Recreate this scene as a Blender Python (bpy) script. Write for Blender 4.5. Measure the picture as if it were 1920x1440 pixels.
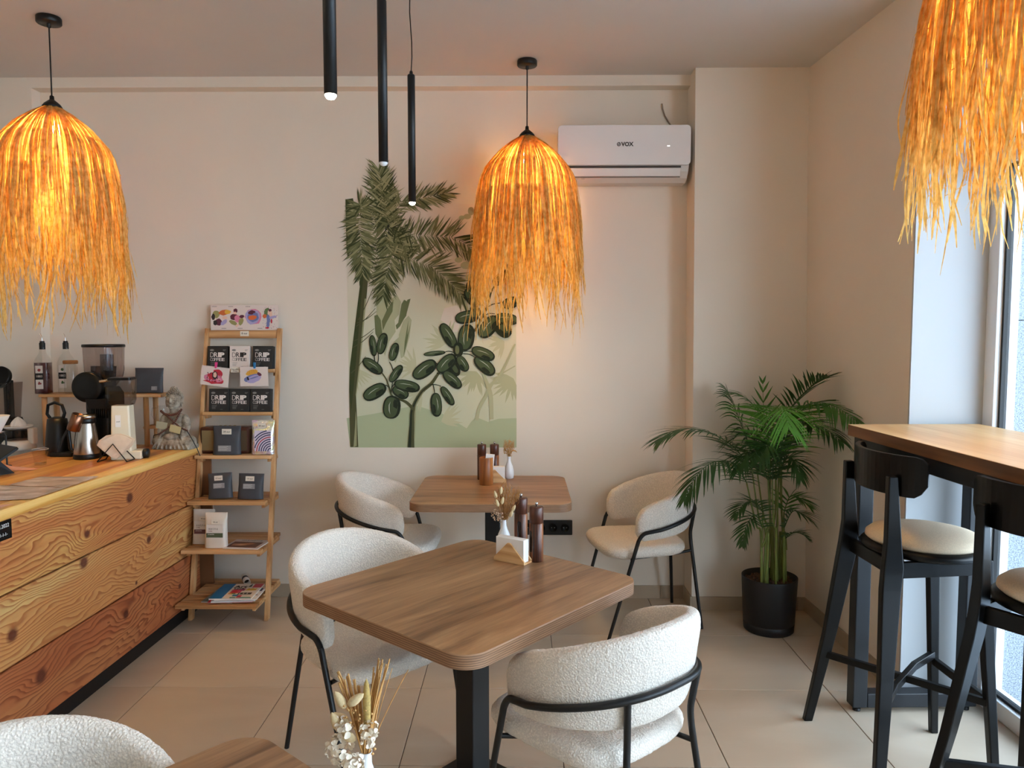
import bpy, bmesh, math, random
from mathutils import Vector, Matrix, noise
PI = math.pi
S = bpy.context.scene
for o in list(bpy.data.objects):
    bpy.data.objects.remove(o)
COL = S.collection

# ---------------------------------------------------------------- camera, sky, exposure
CAMF = 1405.0; CAMH = 1.57
PITCH = math.atan(93 / CAMF); YAW = math.atan(17 / CAMF * math.cos(PITCH))
cam = bpy.data.cameras.new('camera'); camo = bpy.data.objects.new('camera', cam); COL.objects.link(camo)
camo.location = (0, 0, CAMH); camo.rotation_euler = (PI / 2 - PITCH, 0, YAW)
cam.sensor_width = 36; cam.sensor_fit = 'HORIZONTAL'; cam.lens = CAMF / 1920 * 36; cam.clip_start = .02
S.camera = camo
W = bpy.data.worlds.new('overcast_sky'); S.world = W; W.use_nodes = True
wn = W.node_tree.nodes; wl = W.node_tree.links
bg = wn['Background']
wtc = wn.new('ShaderNodeTexCoord'); wsx = wn.new('ShaderNodeSeparateXYZ'); wcr = wn.new('ShaderNodeValToRGB')
wl.new(wtc.outputs['Generated'], wsx.inputs[0]); wl.new(wsx.outputs['Z'], wcr.inputs[0]); wl.new(wcr.outputs[0], bg.inputs['Color'])
wcr.color_ramp.elements[0].color = (.73, .86, 1, 1); wcr.color_ramp.elements[1].color = (.56, .75, 1, 1)
bg.inputs['Strength'].default_value = 12.5
S.view_settings.view_transform = 'Standard'; S.view_settings.look = 'None'
S.view_settings.gamma = 1; S.view_settings.use_curve_mapping = False
S.view_settings.exposure = 0.0
S.cycles.max_bounces = 10; S.cycles.transparent_max_bounces = 24; S.cycles.diffuse_bounces = 6
S.cycles.caustics_reflective = False; S.cycles.caustics_refractive = False
S.cycles.sample_clamp_indirect = 8; S.cycles.use_denoising = True
def portal(loc, rot, sx, sy):
    l = bpy.data.lights.new('window_portal', 'AREA'); l.shape = 'RECTANGLE'; l.size = sx; l.size_y = sy; l.cycles.is_portal = True
    o = bpy.data.objects.new('window_portal', l); o.location = loc; o.rotation_euler = rot; COL.objects.link(o)
#portal((2.06, .25, 1.55), (0, PI / 2, 0), 2.8, 5.8)

# added warm fill light over the counter beside the viewer, without a lamp body
rl_ = bpy.data.lights.new('warm_fill_light', 'POINT'); rl_.energy = 11; rl_.color = (1, .74, .36); rl_.shadow_soft_size = .2
ro_ = bpy.data.objects.new('warm_fill_light', rl_); ro_.location = (-2.1, 1.2, 2.35); COL.objects.link(ro_)

# ---------------------------------------------------------------- helpers
FW = Vector((-math.sin(YAW) * math.cos(PITCH), math.cos(YAW) * math.cos(PITCH), -math.sin(PITCH)))
RT = Vector((math.cos(YAW), math.sin(YAW), 0)); UP = RT.cross(FW)
def _ray(x, y): return (FW * CAMF + RT * (x - 960) - UP * (y - 720))
def at_y(x, y, Y): d = _ray(x, y); return Vector((0, 0, CAMH)) + d * (Y / d.y)
def at_z(x, y, Z): d = _ray(x, y); return Vector((0, 0, CAMH)) + d * ((Z - CAMH) / d.z)
def at_x(x, y, X): d = _ray(x, y); return Vector((0, 0, CAMH)) + d * (X / d.x)
def rgb(r, g, b):
    f = lambda c: (c / 255 / 12.92) if c / 255 <= .04045 else ((c / 255 + .055) / 1.055) ** 2.4
    return (f(r), f(g), f(b), 1)
def T(x=0, y=0, z=0): return Matrix.Translation((x, y, z))
def R(a, ax='Z'): return Matrix.Rotation(a, 4, ax)

class MB:
    def __init__(s): s.v = []; s.f = []; s.m = []; s.s = []
    def add(s, vs, fs, mat=0, smooth=False, M=None):
        b = len(s.v)
        s.v += [tuple(M @ Vector(v)) for v in vs] if M else [tuple(v) for v in vs]
        for f in fs: s.f.append(tuple(b + i for i in f)); s.m.append(mat); s.s.append(smooth)
        return s
    def box(s, x0, x1, y0, y1, z0, z1, mat=0, M=None):
        vs = [(x0, y0, z0), (x1, y0, z0), (x1, y1, z0), (x0, y1, z0), (x0, y0, z1), (x1, y0, z1), (x1, y1, z1), (x0, y1, z1)]
        return s.add(vs, [(3, 2, 1, 0), (4, 5, 6, 7), (0, 1, 5, 4), (1, 2, 6, 5), (2, 3, 7, 6), (3, 0, 4, 7)], mat, False, M)
    def prism(s, poly, z0, z1, mat=0, M=None, side=None, smooth=False):
        n = len(poly); vs = [(p[0], p[1], z0) for p in poly] + [(p[0], p[1], z1) for p in poly]
        s.add(vs, [tuple(range(n))[::-1], tuple(range(n, 2 * n))], mat, False, M)
        return s.add(vs, [(i, (i + 1) % n, n + (i + 1) % n, n + i) for i in range(n)], mat if side is None else side, smooth, M)
    def flat(s, poly, mat=0, M=None): return s.add([(p[0], p[1], p[2] if len(p) > 2 else 0) for p in poly], [tuple(range(len(poly)))], mat, False, M)
    def lathe(s, prof, n=32, mat=0, M=None, smooth=True, sx=1, sy=1):
        vs = [(r * math.cos(2 * PI * k / n) * sx, r * math.sin(2 * PI * k / n) * sy, z) for r, z in prof for k in range(n)]
        fs = [(i * n + k, i * n + (k + 1) % n, (i + 1) * n + (k + 1) % n, (i + 1) * n + k) for i in range(len(prof) - 1) for k in range(n)]
        s.add(vs, fs, mat, smooth, M)
        caps = []
        if prof[0][0] > 1e-4: caps.append(tuple(range(n))[::-1])
        if prof[-1][0] > 1e-4: caps.append(tuple(range((len(prof) - 1) * n, len(prof) * n)))
        if caps: s.add(vs, caps, mat, False, M)
        return s
    def tube(s, pts, r, n=8, mat=0, M=None, closed=False, smooth=True):
        pts = [Vector(p) for p in pts]; N = len(pts); rr = r if isinstance(r, (list, tuple)) else [r] * N
        tg = []
        for i in range(N):
            a = pts[(i - 1) % N] if (i or closed) else pts[0]; b = pts[(i + 1) % N] if (i < N - 1 or closed) else pts[-1]
            t = (b - a); tg.append(t.normalized() if t.length > 1e-9 else Vector((0, 0, 1)))
        u = tg[0].orthogonal().normalized(); vs = []
        for i in range(N):
            u = (u - tg[i] * u.dot(tg[i])); u = u.normalized() if u.length > 1e-6 else tg[i].orthogonal().normalized()
            w = tg[i].cross(u)
            vs += [pts[i] + (u * math.cos(2 * PI * k / n) + w * math.sin(2 * PI * k / n)) * rr[i] for k in range(n)]
        L = N if closed else N - 1
        fs = [(i * n + k, i * n + (k + 1) % n, ((i + 1) % N) * n + (k + 1) % n, ((i + 1) % N) * n + k) for i in range(L) for k in range(n)]
        s.add(vs, fs, mat, smooth, M)
        if not closed: s.add(vs, [tuple(range(n))[::-1], tuple(range((N - 1) * n, N * n))], mat, False, M)
        return s
    def loft(s, secs, mat=0, M=None, smooth=False, cap=True):
        n = len(secs[0]); vs = [v for q in secs for v in q]
        fs = [(i * n + k, i * n + (k + 1) % n, (i + 1) * n + (k + 1) % n, (i + 1) * n + k) for i in range(len(secs) - 1) for k in range(n)]
        s.add(vs, fs, mat, smooth, M)
        if cap: s.add(vs, [tuple(range(n))[::-1], tuple(range((len(secs) - 1) * n, len(secs) * n))], mat, False, M)
        return s
    def bar(s, a, b, w, h, mat=0, M=None, up=(0, 0, 1)):
        a = Vector(a); b = Vector(b); t = (b - a).normalized(); u = Vector(up).cross(t)
        u = u.normalized() if u.length > 1e-4 else Vector((1, 0, 0)); v = t.cross(u)
        q = lambda p: [p + u * (i * w / 2) + v * (j * h / 2) for i, j in ((-1, -1), (1, -1), (1, 1), (-1, 1))]
        return s.loft([q(a), q(b)], mat, M)
    def mesh(s, name, mats, bevel=0, seg=2, disp=None, recalc=False):
        me = bpy.data.meshes.new(name); me.from_pydata(s.v, [], s.f)
        for p, m, sm in zip(me.polygons, s.m, s.s): p.material_index = m; p.use_smooth = sm
        for m in (mats if isinstance(mats, (list, tuple)) else [mats]): me.materials.append(m)
        if bevel or recalc:
            bm = bmesh.new(); bm.from_mesh(me)
            bmesh.ops.remove_doubles(bm, verts=bm.verts, dist=1e-6); bmesh.ops.recalc_face_normals(bm, faces=bm.faces)
            if bevel:
                es = [e for e in bm.edges if len(e.link_faces) == 2 and e.calc_face_angle(0) > .6]
                if es: bmesh.ops.bevel(bm, geom=es, offset=bevel, segments=seg, affect='EDGES', profile=.5, clamp_overlap=True)
            bm.to_mesh(me); bm.free()
        me.validate(); me.update(); return me

def obj(name, mb, mats, parent=None, loc=(0, 0, 0), rot=(0, 0, 0), bevel=0, seg=2, label=None, recalc=False):
    me = mb.mesh(name, mats, bevel, seg, recalc=recalc) if isinstance(mb, MB) else mb
    o = bpy.data.objects.new(name, me); COL.objects.link(o); o.location = loc; o.rotation_euler = rot
    if parent: o.parent = parent
    if label: o['label'] = label
    return o
def tag(o, label=None, cat=None, group=None, kind=None):
    for k, v in (('label', label), ('category', cat), ('group', group), ('kind', kind)):
        if v: o[k] = v
    return o
def thing(name, label, cat, loc=(0, 0, 0), rz=0, group=None):
    o = bpy.data.objects.new(name, None); COL.objects.link(o); o.location = loc; o.rotation_euler = (0, 0, rz); o.empty_display_size = .05
    return tag(o, label, cat, group)
def struct(name, mb, mats, label=None, **k):
    o = obj(name, mb, mats, **k); return tag(o, label, None, None, 'structure')
def dup(root, loc, rz, label, group=None):
    def cp(o, par):
        c = o.copy(); COL.objects.link(c); c.parent = par
        for ch in list(o.children): cp(ch, c)
        return c
    r = cp(root, None); r.location = loc; r.rotation_euler = (0, 0, rz); r['label'] = label
    if group: r['group'] = group
    return r

# ---------------------------------------------------------------- materials
class NT:
    def __init__(s, m): s.m = m; s.n = m.node_tree.nodes; s.l = m.node_tree.links; s.b = s.n['Principled BSDF']
    def __call__(s, t, **k):
        x = s.n.new('ShaderNode' + t)
        for a, v in k.items():
            if a.startswith('i_'):
                key = a[2:]; key = int(key) if key.isdigit() else key.replace('_', ' ')
                if hasattr(v, 'is_output') or isinstance(v, bpy.types.NodeSocket): s.l.new(v, x.inputs[key])
                else: x.inputs[key].default_value = v
            else: setattr(x, a, v)
        return x
    def math(s, op, a, b=None, c=None):
        x = s.n.new('ShaderNodeMath'); x.operation = op
        for i, v in enumerate((a, b, c)):
            if v is None: continue
            if isinstance(v, bpy.types.NodeSocket): s.l.new(v, x.inputs[i])
            else: x.inputs[i].default_value = v
        return x.outputs[0]
    def ramp(s, fac, stops):
        x = s.n.new('ShaderNodeValToRGB'); s.l.new(fac, x.inputs[0]); e = x.color_ramp.elements
        while len(e) < len(stops): e.new(.5)
        for q, (p, c) in zip(e, stops): q.position = p; q.color = c if len(c) == 4 else (*c, 1)
        return x.outputs[0]
    def mix(s, f, a, b, bt='MIX'):
        x = s.n.new('ShaderNodeMix'); x.data_type = 'RGBA'; x.blend_type = bt
        for i, v in ((0, f), (6, a), (7, b)):
            if isinstance(v, bpy.types.NodeSocket): s.l.new(v, x.inputs[i])
            else: x.inputs[i].default_value = v
        return x.outputs[2]
    def bump(s, h, strength=.3, dist=.002):
        x = s.n.new('ShaderNodeBump'); x.inputs['Strength'].default_value = strength; x.inputs['Distance'].default_value = dist
        s.l.new(h, x.inputs['Height']); s.l.new(x.outputs[0], s.b.inputs['Normal'])
    def coord(s, scale=(1, 1, 1), which='Object', rot=(0, 0, 0), loc=(0, 0, 0)):
        t = s.n.new('ShaderNodeTexCoord'); m = s.n.new('ShaderNodeMapping'); m.inputs['Scale'].default_value = scale
        m.inputs['Rotation'].default_value = rot; m.inputs['Location'].default_value = loc
        s.l.new(t.outputs[which], m.inputs[0]); return m.outputs[0]
    def noise(s, co, scale=5, detail=4, rough=.5, dist=0):
        x = s.n.new('ShaderNodeTexNoise'); s.l.new(co, x.inputs['Vector'])
        for k, v in (('Scale', scale), ('Detail', detail), ('Roughness', rough), ('Distortion', dist)): x.inputs[k].default_value = v
        return x.outputs[0]
def mat(name, col=(.5, .5, .5, 1), rough=.5, metal=0, spec=.5, **k):
    m = bpy.data.materials.new(name); m.use_nodes = True; n = NT(m); b = n.b
    b.inputs['Base Color'].default_value = col if len(col) == 4 else (*col, 1); b.inputs['Roughness'].default_value = rough
    b.inputs['Metallic'].default_value = metal; b.inputs['Specular IOR Level'].default_value = spec
    for a, v in k.items(): b.inputs[a.replace('_', ' ')].default_value = v
    return m
def nmat(name, col=(.5, .5, .5, 1), rough=.5, var=.08, scale=20, bump=0, bscale=200, **k):
    """plain colour with faint procedural mottling"""
    m = mat(name, col, rough, **k); n = NT(m); co = n.coord()
    f = n.noise(co, scale, 4)
    c = n.ramp(f, [(.3, [x * (1 - var) for x in col[:3]]), (.7, [min(1, x * (1 + var)) for x in col[:3]])])
    n.l.new(c, n.b.inputs['Base Color'])
    if bump: n.bump(n.noise(co, bscale, 3), bump, .001)
    return m
def wood(name, cs, axis='X', rough=.45, grain=12, stretch=1.0, fine=130, dist=.8, bump=.08, seed=(0, 0, 0), rnd=False):
    m = mat(name, cs[1], rough); n = NT(m)
    a, g = stretch, grain
    sc = {'X': (a, g, g), 'Y': (g, a, g), 'Z': (g, g, a)}[axis]
    co = n.coord(sc, loc=seed)
    if rnd:
        oi = n('ObjectInfo'); vm = n('VectorMath', operation='ADD'); cmb = n('CombineXYZ')
        rr = n.math('MULTIPLY', oi.outputs['Random'], 37.0)
        for i in range(3): n.l.new(rr, cmb.inputs[i])
        n.l.new(co, vm.inputs[0]); n.l.new(cmb.outputs[0], vm.inputs[1]); co = vm.outputs[0]
    f1 = n.noise(co, 1.0, 6, .55, dist)
    w = n('TexWave', wave_type='BANDS', bands_direction='Z' if axis != 'Z' else 'Y', i_Scale=.35, i_Distortion=6.0, i_Detail=3.0, i_Detail_Scale=.6)
    n.l.new(co, w.inputs['Vector'])
    sc2 = {'X': (4, fine, fine), 'Y': (fine, 4, fine), 'Z': (fine, fine, 4)}[axis]
    f2 = n.noise(n.coord(sc2, loc=seed), 1.0, 3, .6)
    mixf = n.math('ADD', n.math('MULTIPLY', f1, .62), n.math('MULTIPLY', w.outputs['Fac'], .22))
    mixf = n.math('ADD', mixf, n.math('MULTIPLY', n.math('SUBTRACT', f2, .5), .28))
    k = len(cs); c = n.ramp(mixf, [(.27 + .38 * i / (k - 1), cs[i]) for i in range(k)])
    n.l.new(c, n.b.inputs['Base Color']); n.bump(f2, bump, .001)
    return m

M = {}
M['wall'] = nmat('warm_white_plaster', rgb(227, 216, 201), .9, .012, 3, .12, 260)
M['ceiling'] = nmat('ceiling_plaster', rgb(206, 202, 197), .95, .01, 2)
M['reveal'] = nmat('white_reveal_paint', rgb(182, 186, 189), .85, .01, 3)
M['skirt'] = nmat('beige_skirting_tile', rgb(176, 158, 136), .4, .07, 6)
M['black_metal'] = mat('black_powder_coat', rgb(14, 14, 16), .4, spec=.4)
M['black_paint'] = mat('satin_black_lacquer', rgb(6, 6, 7), .36, spec=.28)
M['frame_metal'] = mat('dark_graphite_steel', rgb(26, 29, 34), .45, spec=.4)
M['walnut'] = wood('walnut_laminate', [rgb(104, 72, 48), rgb(142, 104, 72), rgb(168, 128, 90), rgb(188, 151, 113)], 'X', .36, 9, 1.1, 110, 1.7, .05)
def _edge():
    m = mat('plywood_edge_band', rgb(150, 112, 82), .5); n = NT(m); co = n.coord()
    sx = n('SeparateXYZ'); n.l.new(co, sx.inputs[0])
    f = n.math('FRACT', n.math('MULTIPLY', sx.outputs['Z'], 160.0))
    nz = n.noise(n.coord((3, 3, 60)), 4, 2)
    l = n.math('LESS_THAN', f, .28)
    n.l.new(n.mix(l, n.ramp(nz, [(.3, rgb(134, 98, 70)), (.7, rgb(163, 124, 92))]), rgb(98, 68, 47)), n.b.inputs['Base Color'])
    return m
M['edge'] = _edge()
M['oak'] = wood('oak_bar_top', [rgb(196, 150, 98), rgb(214, 174, 122), rgb(222, 186, 136), rgb(229, 196, 150)], 'X', .4, 9, .9, 110, .6, .04)
M['pine'] = wood('pine_slats', [rgb(160, 112, 66), rgb(196, 148, 98), rgb(212, 166, 116), rgb(222, 182, 136)], 'X', .5, 14, 1.2, 140, .6, .05, rnd=True)
M['pine_z'] = wood('pine_uprights', [rgb(160, 112, 66), rgb(196, 148, 98), rgb(212, 166, 116), rgb(222, 182, 136)], 'Z', .5, 14, 1.2, 140, .6, .05, rnd=True)
def _boucle(name, c):
    m = mat(name, c, .95, spec=.2); n = NT(m); co = n.coord()
    v = n('TexVoronoi', i_Scale=170.0); n.l.new(co, v.inputs['Vector'])
    f = n.noise(co, 210, 3, .6); h = n.math('ADD', n.math('MULTIPLY', v.outputs['Distance'], -.8), f)
    n.l.new(n.ramp(h, [(-.0, [x * .80 for x in c[:3]]), (.45, c[:3])]), n.b.inputs['Base Color'])
    n.bump(h, .7, .004)
    n.b.inputs['Sheen Weight'].default_value = .25
    return m
M['boucle'] = _boucle('cream_boucle', rgb(244, 234, 221))
M['cushion'] = nmat('beige_woven_cushion', rgb(214, 196, 170), .95, .10, 260, .6, 420)
M['glass'] = None
def _glass(name, tint=(1, 1, 1, 1), refl=.08, rough=.0):
    m = bpy.data.materials.new(name); m.use_nodes = True; n = m.node_tree.nodes; l = m.node_tree.links
    n.remove(n['Principled BSDF']); tr = n.new('ShaderNodeBsdfTransparent'); gl = n.new('ShaderNodeBsdfGlossy'); mx = n.new('ShaderNodeMixShader')
    fr = n.new('ShaderNodeFresnel'); fr.inputs[0].default_value = 1.5
    tr.inputs[0].default_value = tint; gl.inputs['Roughness'].default_value = rough; gl.inputs['Color'].default_value = (1, 1, 1, 1)
    ge = n.new('ShaderNodeNewGeometry'); ma = n.new('ShaderNodeMath'); ma.operation = 'SUBTRACT'; ma.inputs[0].default_value = 1; l.new(ge.outputs['Backfacing'], ma.inputs[1]); mu = n.new('ShaderNodeMath'); mu.operation = 'MULTIPLY'; l.new(fr.outputs[0], mu.inputs[0]); l.new(ma.outputs[0], mu.inputs[1]); l.new(mu.outputs[0], mx.inputs[0]); l.new(tr.outputs[0], mx.inputs[1]); l.new(gl.outputs[0], mx.inputs[2])
    l.new(mx.outputs[0], n['Material Output'].inputs[0]); return m
M['glass'] = _glass('window_glass', (.96, .98, .98, 1))
M['pvc'] = mat('white_window_frame', rgb(226, 228, 230), .4)
M['gasket'] = mat('black_rubber_gasket', rgb(16, 16, 18), .6)
def _granite():
    m = mat('grey_granite_cladding', rgb(170, 178, 186), .7); n = NT(m); co = n.coord()
    f = n.noise(co, 170, 3, .7); g = n.noise(co, 3, 3)
    c = n.ramp(f, [(.36, rgb(84, 90, 96)), (.48, rgb(136, 143, 150)), (.6, rgb(172, 178, 184))])
    n.l.new(n.mix(n.math('MULTIPLY', g, .25), c, rgb(128, 136, 146)), n.b.inputs['Base Color']); return m
M['granite'] = _granite()
def _tile():
    m = mat('beige_marbled_floor_tile', rgb(190, 172, 150), .33); n = NT(m)
    oi = n('ObjectInfo'); co = n.coord(); vm = n('VectorMath', operation='ADD'); cmb = n('CombineXYZ')
    rr = n.math('MULTIPLY', oi.outputs['Random'], 53.0)
    for i in range(3): n.l.new(rr, cmb.inputs[i])
    n.l.new(co, vm.inputs[0]); n.l.new(cmb.outputs[0], vm.inputs[1]); co = vm.outputs[0]
    mp = n('Mapping', i_Scale=(1.1, 3.2, 1)); mp.inputs['Rotation'].default_value = (0, 0, .35); n.l.new(co, mp.inputs[0])
    f = n.noise(mp.outputs[0], 1.2, 5, .5, .8); g = n.noise(co, 12, 4, .6)
    c = n.ramp(f, [(.2, rgb(188, 168, 145)), (.5, rgb(197, 179, 157)), (.8, rgb(206, 190, 170))])
    n.l.new(n.mix(n.math('MULTIPLY', g, .15), c, rgb(184, 163, 140)), n.b.inputs['Base Color'])
    return m
M['tile'] = _tile()
M['grout'] = mat('grey_brown_grout', rgb(84, 68, 56), .9)
M['white'] = mat('glossy_white_ceramic', rgb(236, 238, 240), .18)
M['paper'] = mat('white_paper', rgb(238, 234, 228), .8)
M['asphalt'] = nmat('pale_pavement', rgb(160, 165, 170), .9, .1, 30)
M['dark'] = mat('dark_void', rgb(22, 20, 19), .8)
# ---------------------------------------------------------------- room shell
CZ = 3.02; YB = 4.39; YC = 4.20; XR = 1.64
XL = -4.4; YF = -2.8
fl = struct('floor', MB().box(XL, 2.1, YF, YB + .02, -.12, -.003), M['grout'], 'beige marbled square floor tiles with thin dark joints')
tx = [.757 + .6 * k for k in range(-9, 4)]; ty = [3.832 + .6 * k for k in range(-11, 2)]
tcache = {}
for i in range(len(tx)):
    for j in range(len(ty)):
        x0, x1 = max(tx[i], XL), min(tx[i] + .6, 1.95); y0, y1 = max(ty[j], YF), min(ty[j] + .6, YB)
        if x1 - x0 < .05 or y1 - y0 < .05: continue
        if x1 < -2.3 and y1 < 4.3: continue
        key = (round(x1 - x0, 3), round(y1 - y0, 3))
        if key not in tcache:
            a, b = (x1 - x0) / 2 - .0016, (y1 - y0) / 2 - .0016
            tcache[key] = MB().box(-a, a, -b, b, -.008, 0).mesh('tile', M['tile'], .0012, 1)
        obj('tile', tcache[key], None, fl, ((x0 + x1) / 2, (y0 + y1) / 2, 0))
# walls
w = MB(); w.box(-4.5, XR, YB, YB + .2, 0, CZ)
struct('wall_back', w, M['wall'], 'warm white back wall')
struct('wall_left', MB().box(-4.5, -2.775, 4.31, YB, 0, CZ).box(-4.6, -4.4, -3, YB, 0, CZ), M['wall'], 'left wall pier behind the counter')
struct('trim_1', MB().box(-2.775, .96, 4.31, YB, 2.962, CZ), M['wall'], 'shallow plaster beam under the ceiling')
cv = MB()
for z, xa, xb in ((0, .975, 1.70), (CZ, .95, 1.70)): cv.v += [(xa, YC, z), (xb, YC, z), (xb, YB, z), (xa, YB, z)]
cv.f = [(0, 3, 2, 1), (4, 5, 6, 7), (0, 1, 5, 4), (1, 2, 6, 5), (2, 3, 7, 6), (3, 0, 4, 7)]; cv.m = [0] * 6; cv.s = [False] * 6
struct('trim_2', cv, M['wall'], 'plaster column in the back right corner')
# right wall: tapers slightly into the corner; its end face is the white window reveal
rw = MB(); rw.v = []
for z, xc in ((0, 1.618), (CZ, 1.557)): rw.v += [(1.641, 3.181, z), (xc, YC + .19, z), (2.0, YC + .19, z), (2.0, 3.181, z)]
rw.f = [(3, 2, 1, 0), (4, 5, 6, 7), (0, 1, 5, 4), (1, 2, 6, 5), (2, 3, 7, 6)]; rw.m = [0] * 5; rw.s = [False] * 5
struct('wall_right', rw, M['wall'], 'right wall between the plaster column and the window', recalc=True)
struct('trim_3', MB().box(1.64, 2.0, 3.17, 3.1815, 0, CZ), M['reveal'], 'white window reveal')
struct('ceiling', MB().box(-4.6, 2.1, -3, YB + .2, CZ, CZ + .15), M['ceiling'], 'plain plaster ceiling')
struct('wall_front', MB().box(-4.6, 2.1, -3.0, YF, 0, CZ), M['wall'], 'wall behind the viewer')
struct('trim_4', MB().box(1.93, 2.1, YF, 3.17, 2.93, CZ), M['wall'], 'lintel over the window')
# baseboards as separate tiles
def baseboard(name, pts, outward, label):
    root = bpy.data.objects.new(name, None); COL.objects.link(root); tag(root, label, None, None, 'structure')
    a = Vector(pts[0]); b = Vector(pts[1]); d = (b - a); L = d.length; d.normalize(); n = Vector(outward)
    s = 0
    while s < L - .02:
        e = min(L, s + .6); m = MB(); p = a + d * (s + .0012); q = a + d * (e - .0012)
        m.loft([[p, p + n * .009, p + n * .009 + Vector((0, 0, .078)), p + Vector((0, 0, .078))], [q, q + n * .009, q + n * .009 + Vector((0, 0, .078)), q + Vector((0, 0, .078))]])
        obj('skirting_tile', m, M['skirt'], root, bevel=.001, seg=1); s = e
baseboard('baseboard_back', [(-2.77, YB, 0), (.97, YB, 0)], (0, -1, 0), 'beige tile skirting along the back wall')
baseboard('baseboard_corner', [(.974, YC, 0), (1.617, YC, 0)], (0, -1, 0), 'beige tile skirting along the column')
baseboard('baseboard_side', [(.974, YB, 0), (.974, YC - .009, 0)], (-1, 0, 0), 'beige tile skirting on the column side')
baseboard('baseboard_right', [(1.6185, YC - .01, 0), (1.641, 3.185, 0)], (-1, 0, 0), 'beige tile skirting along the right wall')
# window along the right side
wr = bpy.data.objects.new('window_1', None); COL.objects.link(wr); tag(wr, 'tall white framed shop window on the right', None, None, 'structure')
GX = 1.975
def fr(y0, y1, z0, z1, x0=1.945, x1=2.035, name='frame'): return obj(name, MB().box(x0, x1, y0, y1, z0, z1), M['pvc'], wr, bevel=.003)
ys = [3.17, 1.35, -.5, -2.3]
fr(-2.8, 3.17, 0, .075); fr(-2.8, 3.17, 2.86, 2.93)
for y in ys: fr(y - .07 if y > 3 else y - .05, y if y > 3 else y + .05, .075, 2.86)
TZ = 2.30
for a, b in zip(ys[:-1], ys[1:]):
    y1 = a - (.07 if a > 3 else .05); y0 = b + .05
    fr(y0, y1, TZ - .045, TZ + .045)
    for z0, z1 in ((.075, TZ - .045), (TZ + .045, 2.86)):
        g = .012; m = MB()
        for q in ((y0, y0 + g, z0, z1), (y1 - g, y1, z0, z1), (y0 + g, y1 - g, z0, z0 + g), (y0 + g, y1 - g, z1 - g, z1)): m.box(GX - .008, GX + .018, *q)
        obj('gasket', m, M['gasket'], wr)
        obj('pane', MB().box(GX, GX + .006, y0 + g, y1 - g, z0 + g, z1 - g), M['glass'], wr)
# outside: granite clad pier, pavement
gr = bpy.data.objects.new('exterior_pier', None); COL.objects.link(gr); tag(gr, 'grey granite clad pier outside the shop window', None, None, 'structure')
for zi, (z0, z1) in enumerate(((-.2, .55), (.55, 1.63), (1.63, 2.6), (2.6, 3.6))):
    for (xa, xb) in ((2.04, 2.245), (2.245, 2.9)):
        obj('slab', MB().box(xa + .0015, xb - .0015, 3.20, 3.24, z0 + .0015, z1 - .0015), M['granite'], gr, bevel=.001, seg=1)
obj('core', MB().box(2.04, 2.9, 3.236, 3.7, -.2, 3.6), M['grout'], gr)
wg = bpy.data.objects.new('sky_blocking_pier', None); COL.objects.link(wg); tag(wg, 'added granite clad pier outside, unseen, blocking sky light from the window reveal', None, None, 'structure')  # added out of view to cut the sky light reaching the reveal
for zi in range(5):
    for xi in range(1): obj('slab', MB().box(2.04 + .8 * xi + .0015, 2.84 + .8 * xi - .0015, -1.24, -1.2, -.2 + 1.1 * zi + .0015, .9 + 1.1 * zi - .0015), M['granite'], wg, bevel=.001, seg=1)
obj('core', MB().box(2.04, 2.84, -1.8, -1.236, -.2, 5.3), M['grout'], wg)
struct('added_canopy', MB().box(2.102, 3.6, -6, 7, 3.06, 3.16), M['pvc'], 'added flat canopy outside, unseen, blocking high sky light from the window reveal')  # unseen slab added to hold the high sky off reveal and floor
struct('trim_5', MB().box(2.101, 14, -8, 9, -.2, -.12), M['asphalt'], 'pale pavement outside')
# ---------------------------------------------------------------- tables
def rrect(hx, hy, r, n=8):
    p = []
    for cx, cy, a0 in ((hx - r, hy - r, 0), (-hx + r, hy - r, 90), (-hx + r, -hy + r, 180), (hx - r, -hy + r, 270)):
        for k in range(n + 1): a = math.radians(a0 + 90 * k / n); p.append((cx + r * math.cos(a), cy + r * math.sin(a)))
    return p
def table(loc, rz, hx, hy, label, base=.22):
    t = thing('square_table', label, 'table', loc, rz, 'square walnut cafe tables')
    m = MB(); P0 = rrect(hx, hy, .075, 10); m.prism(P0, .71, .748, 0, side=1, smooth=True)
    P1 = rrect(hx - .0015, hy - .0015, .0735, 10)
    n = len(P0); m2 = MB()
    vs = [(x, y, .748) for x, y in P0] + [(x, y, .75) for x, y in P1]
    m.f.pop(1); m.m.pop(1); m.s.pop(1)
    m.add(vs, [(i, (i + 1) % n, n + (i + 1) % n, n + i) for i in range(n)] , 1, True)
    m.add([(x, y, .75) for x, y in P1], [tuple(range(n))], 0)
    obj('tabletop', m, [M['walnut'], M['edge']], t)
    obj('mounting_plate', MB().box(-.14, .14, -.14, .14, .70, .71), M['black_metal'], t)
    obj('column', MB().box(-.04, .04, -.04, .04, .010, .70), M['black_metal'], t, bevel=.004)
    obj('base_plate', MB().prism(rrect(base, base, .02, 4), 0, .010), M['black_metal'], t)
    return t
A49 = math.radians(49.6)
table((-.16, 2.41, 0), A49, .42, .39, 'rotated walnut table in the centre foreground with napkin holder and mills')
table((-.150, 3.945, 0), 0, .40, .37, 'walnut table against the back wall under the mural')
table((-.532, .930, 0), A49, .42, .39, 'walnut table cut off by the bottom edge beside the dried flower vase')
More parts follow.
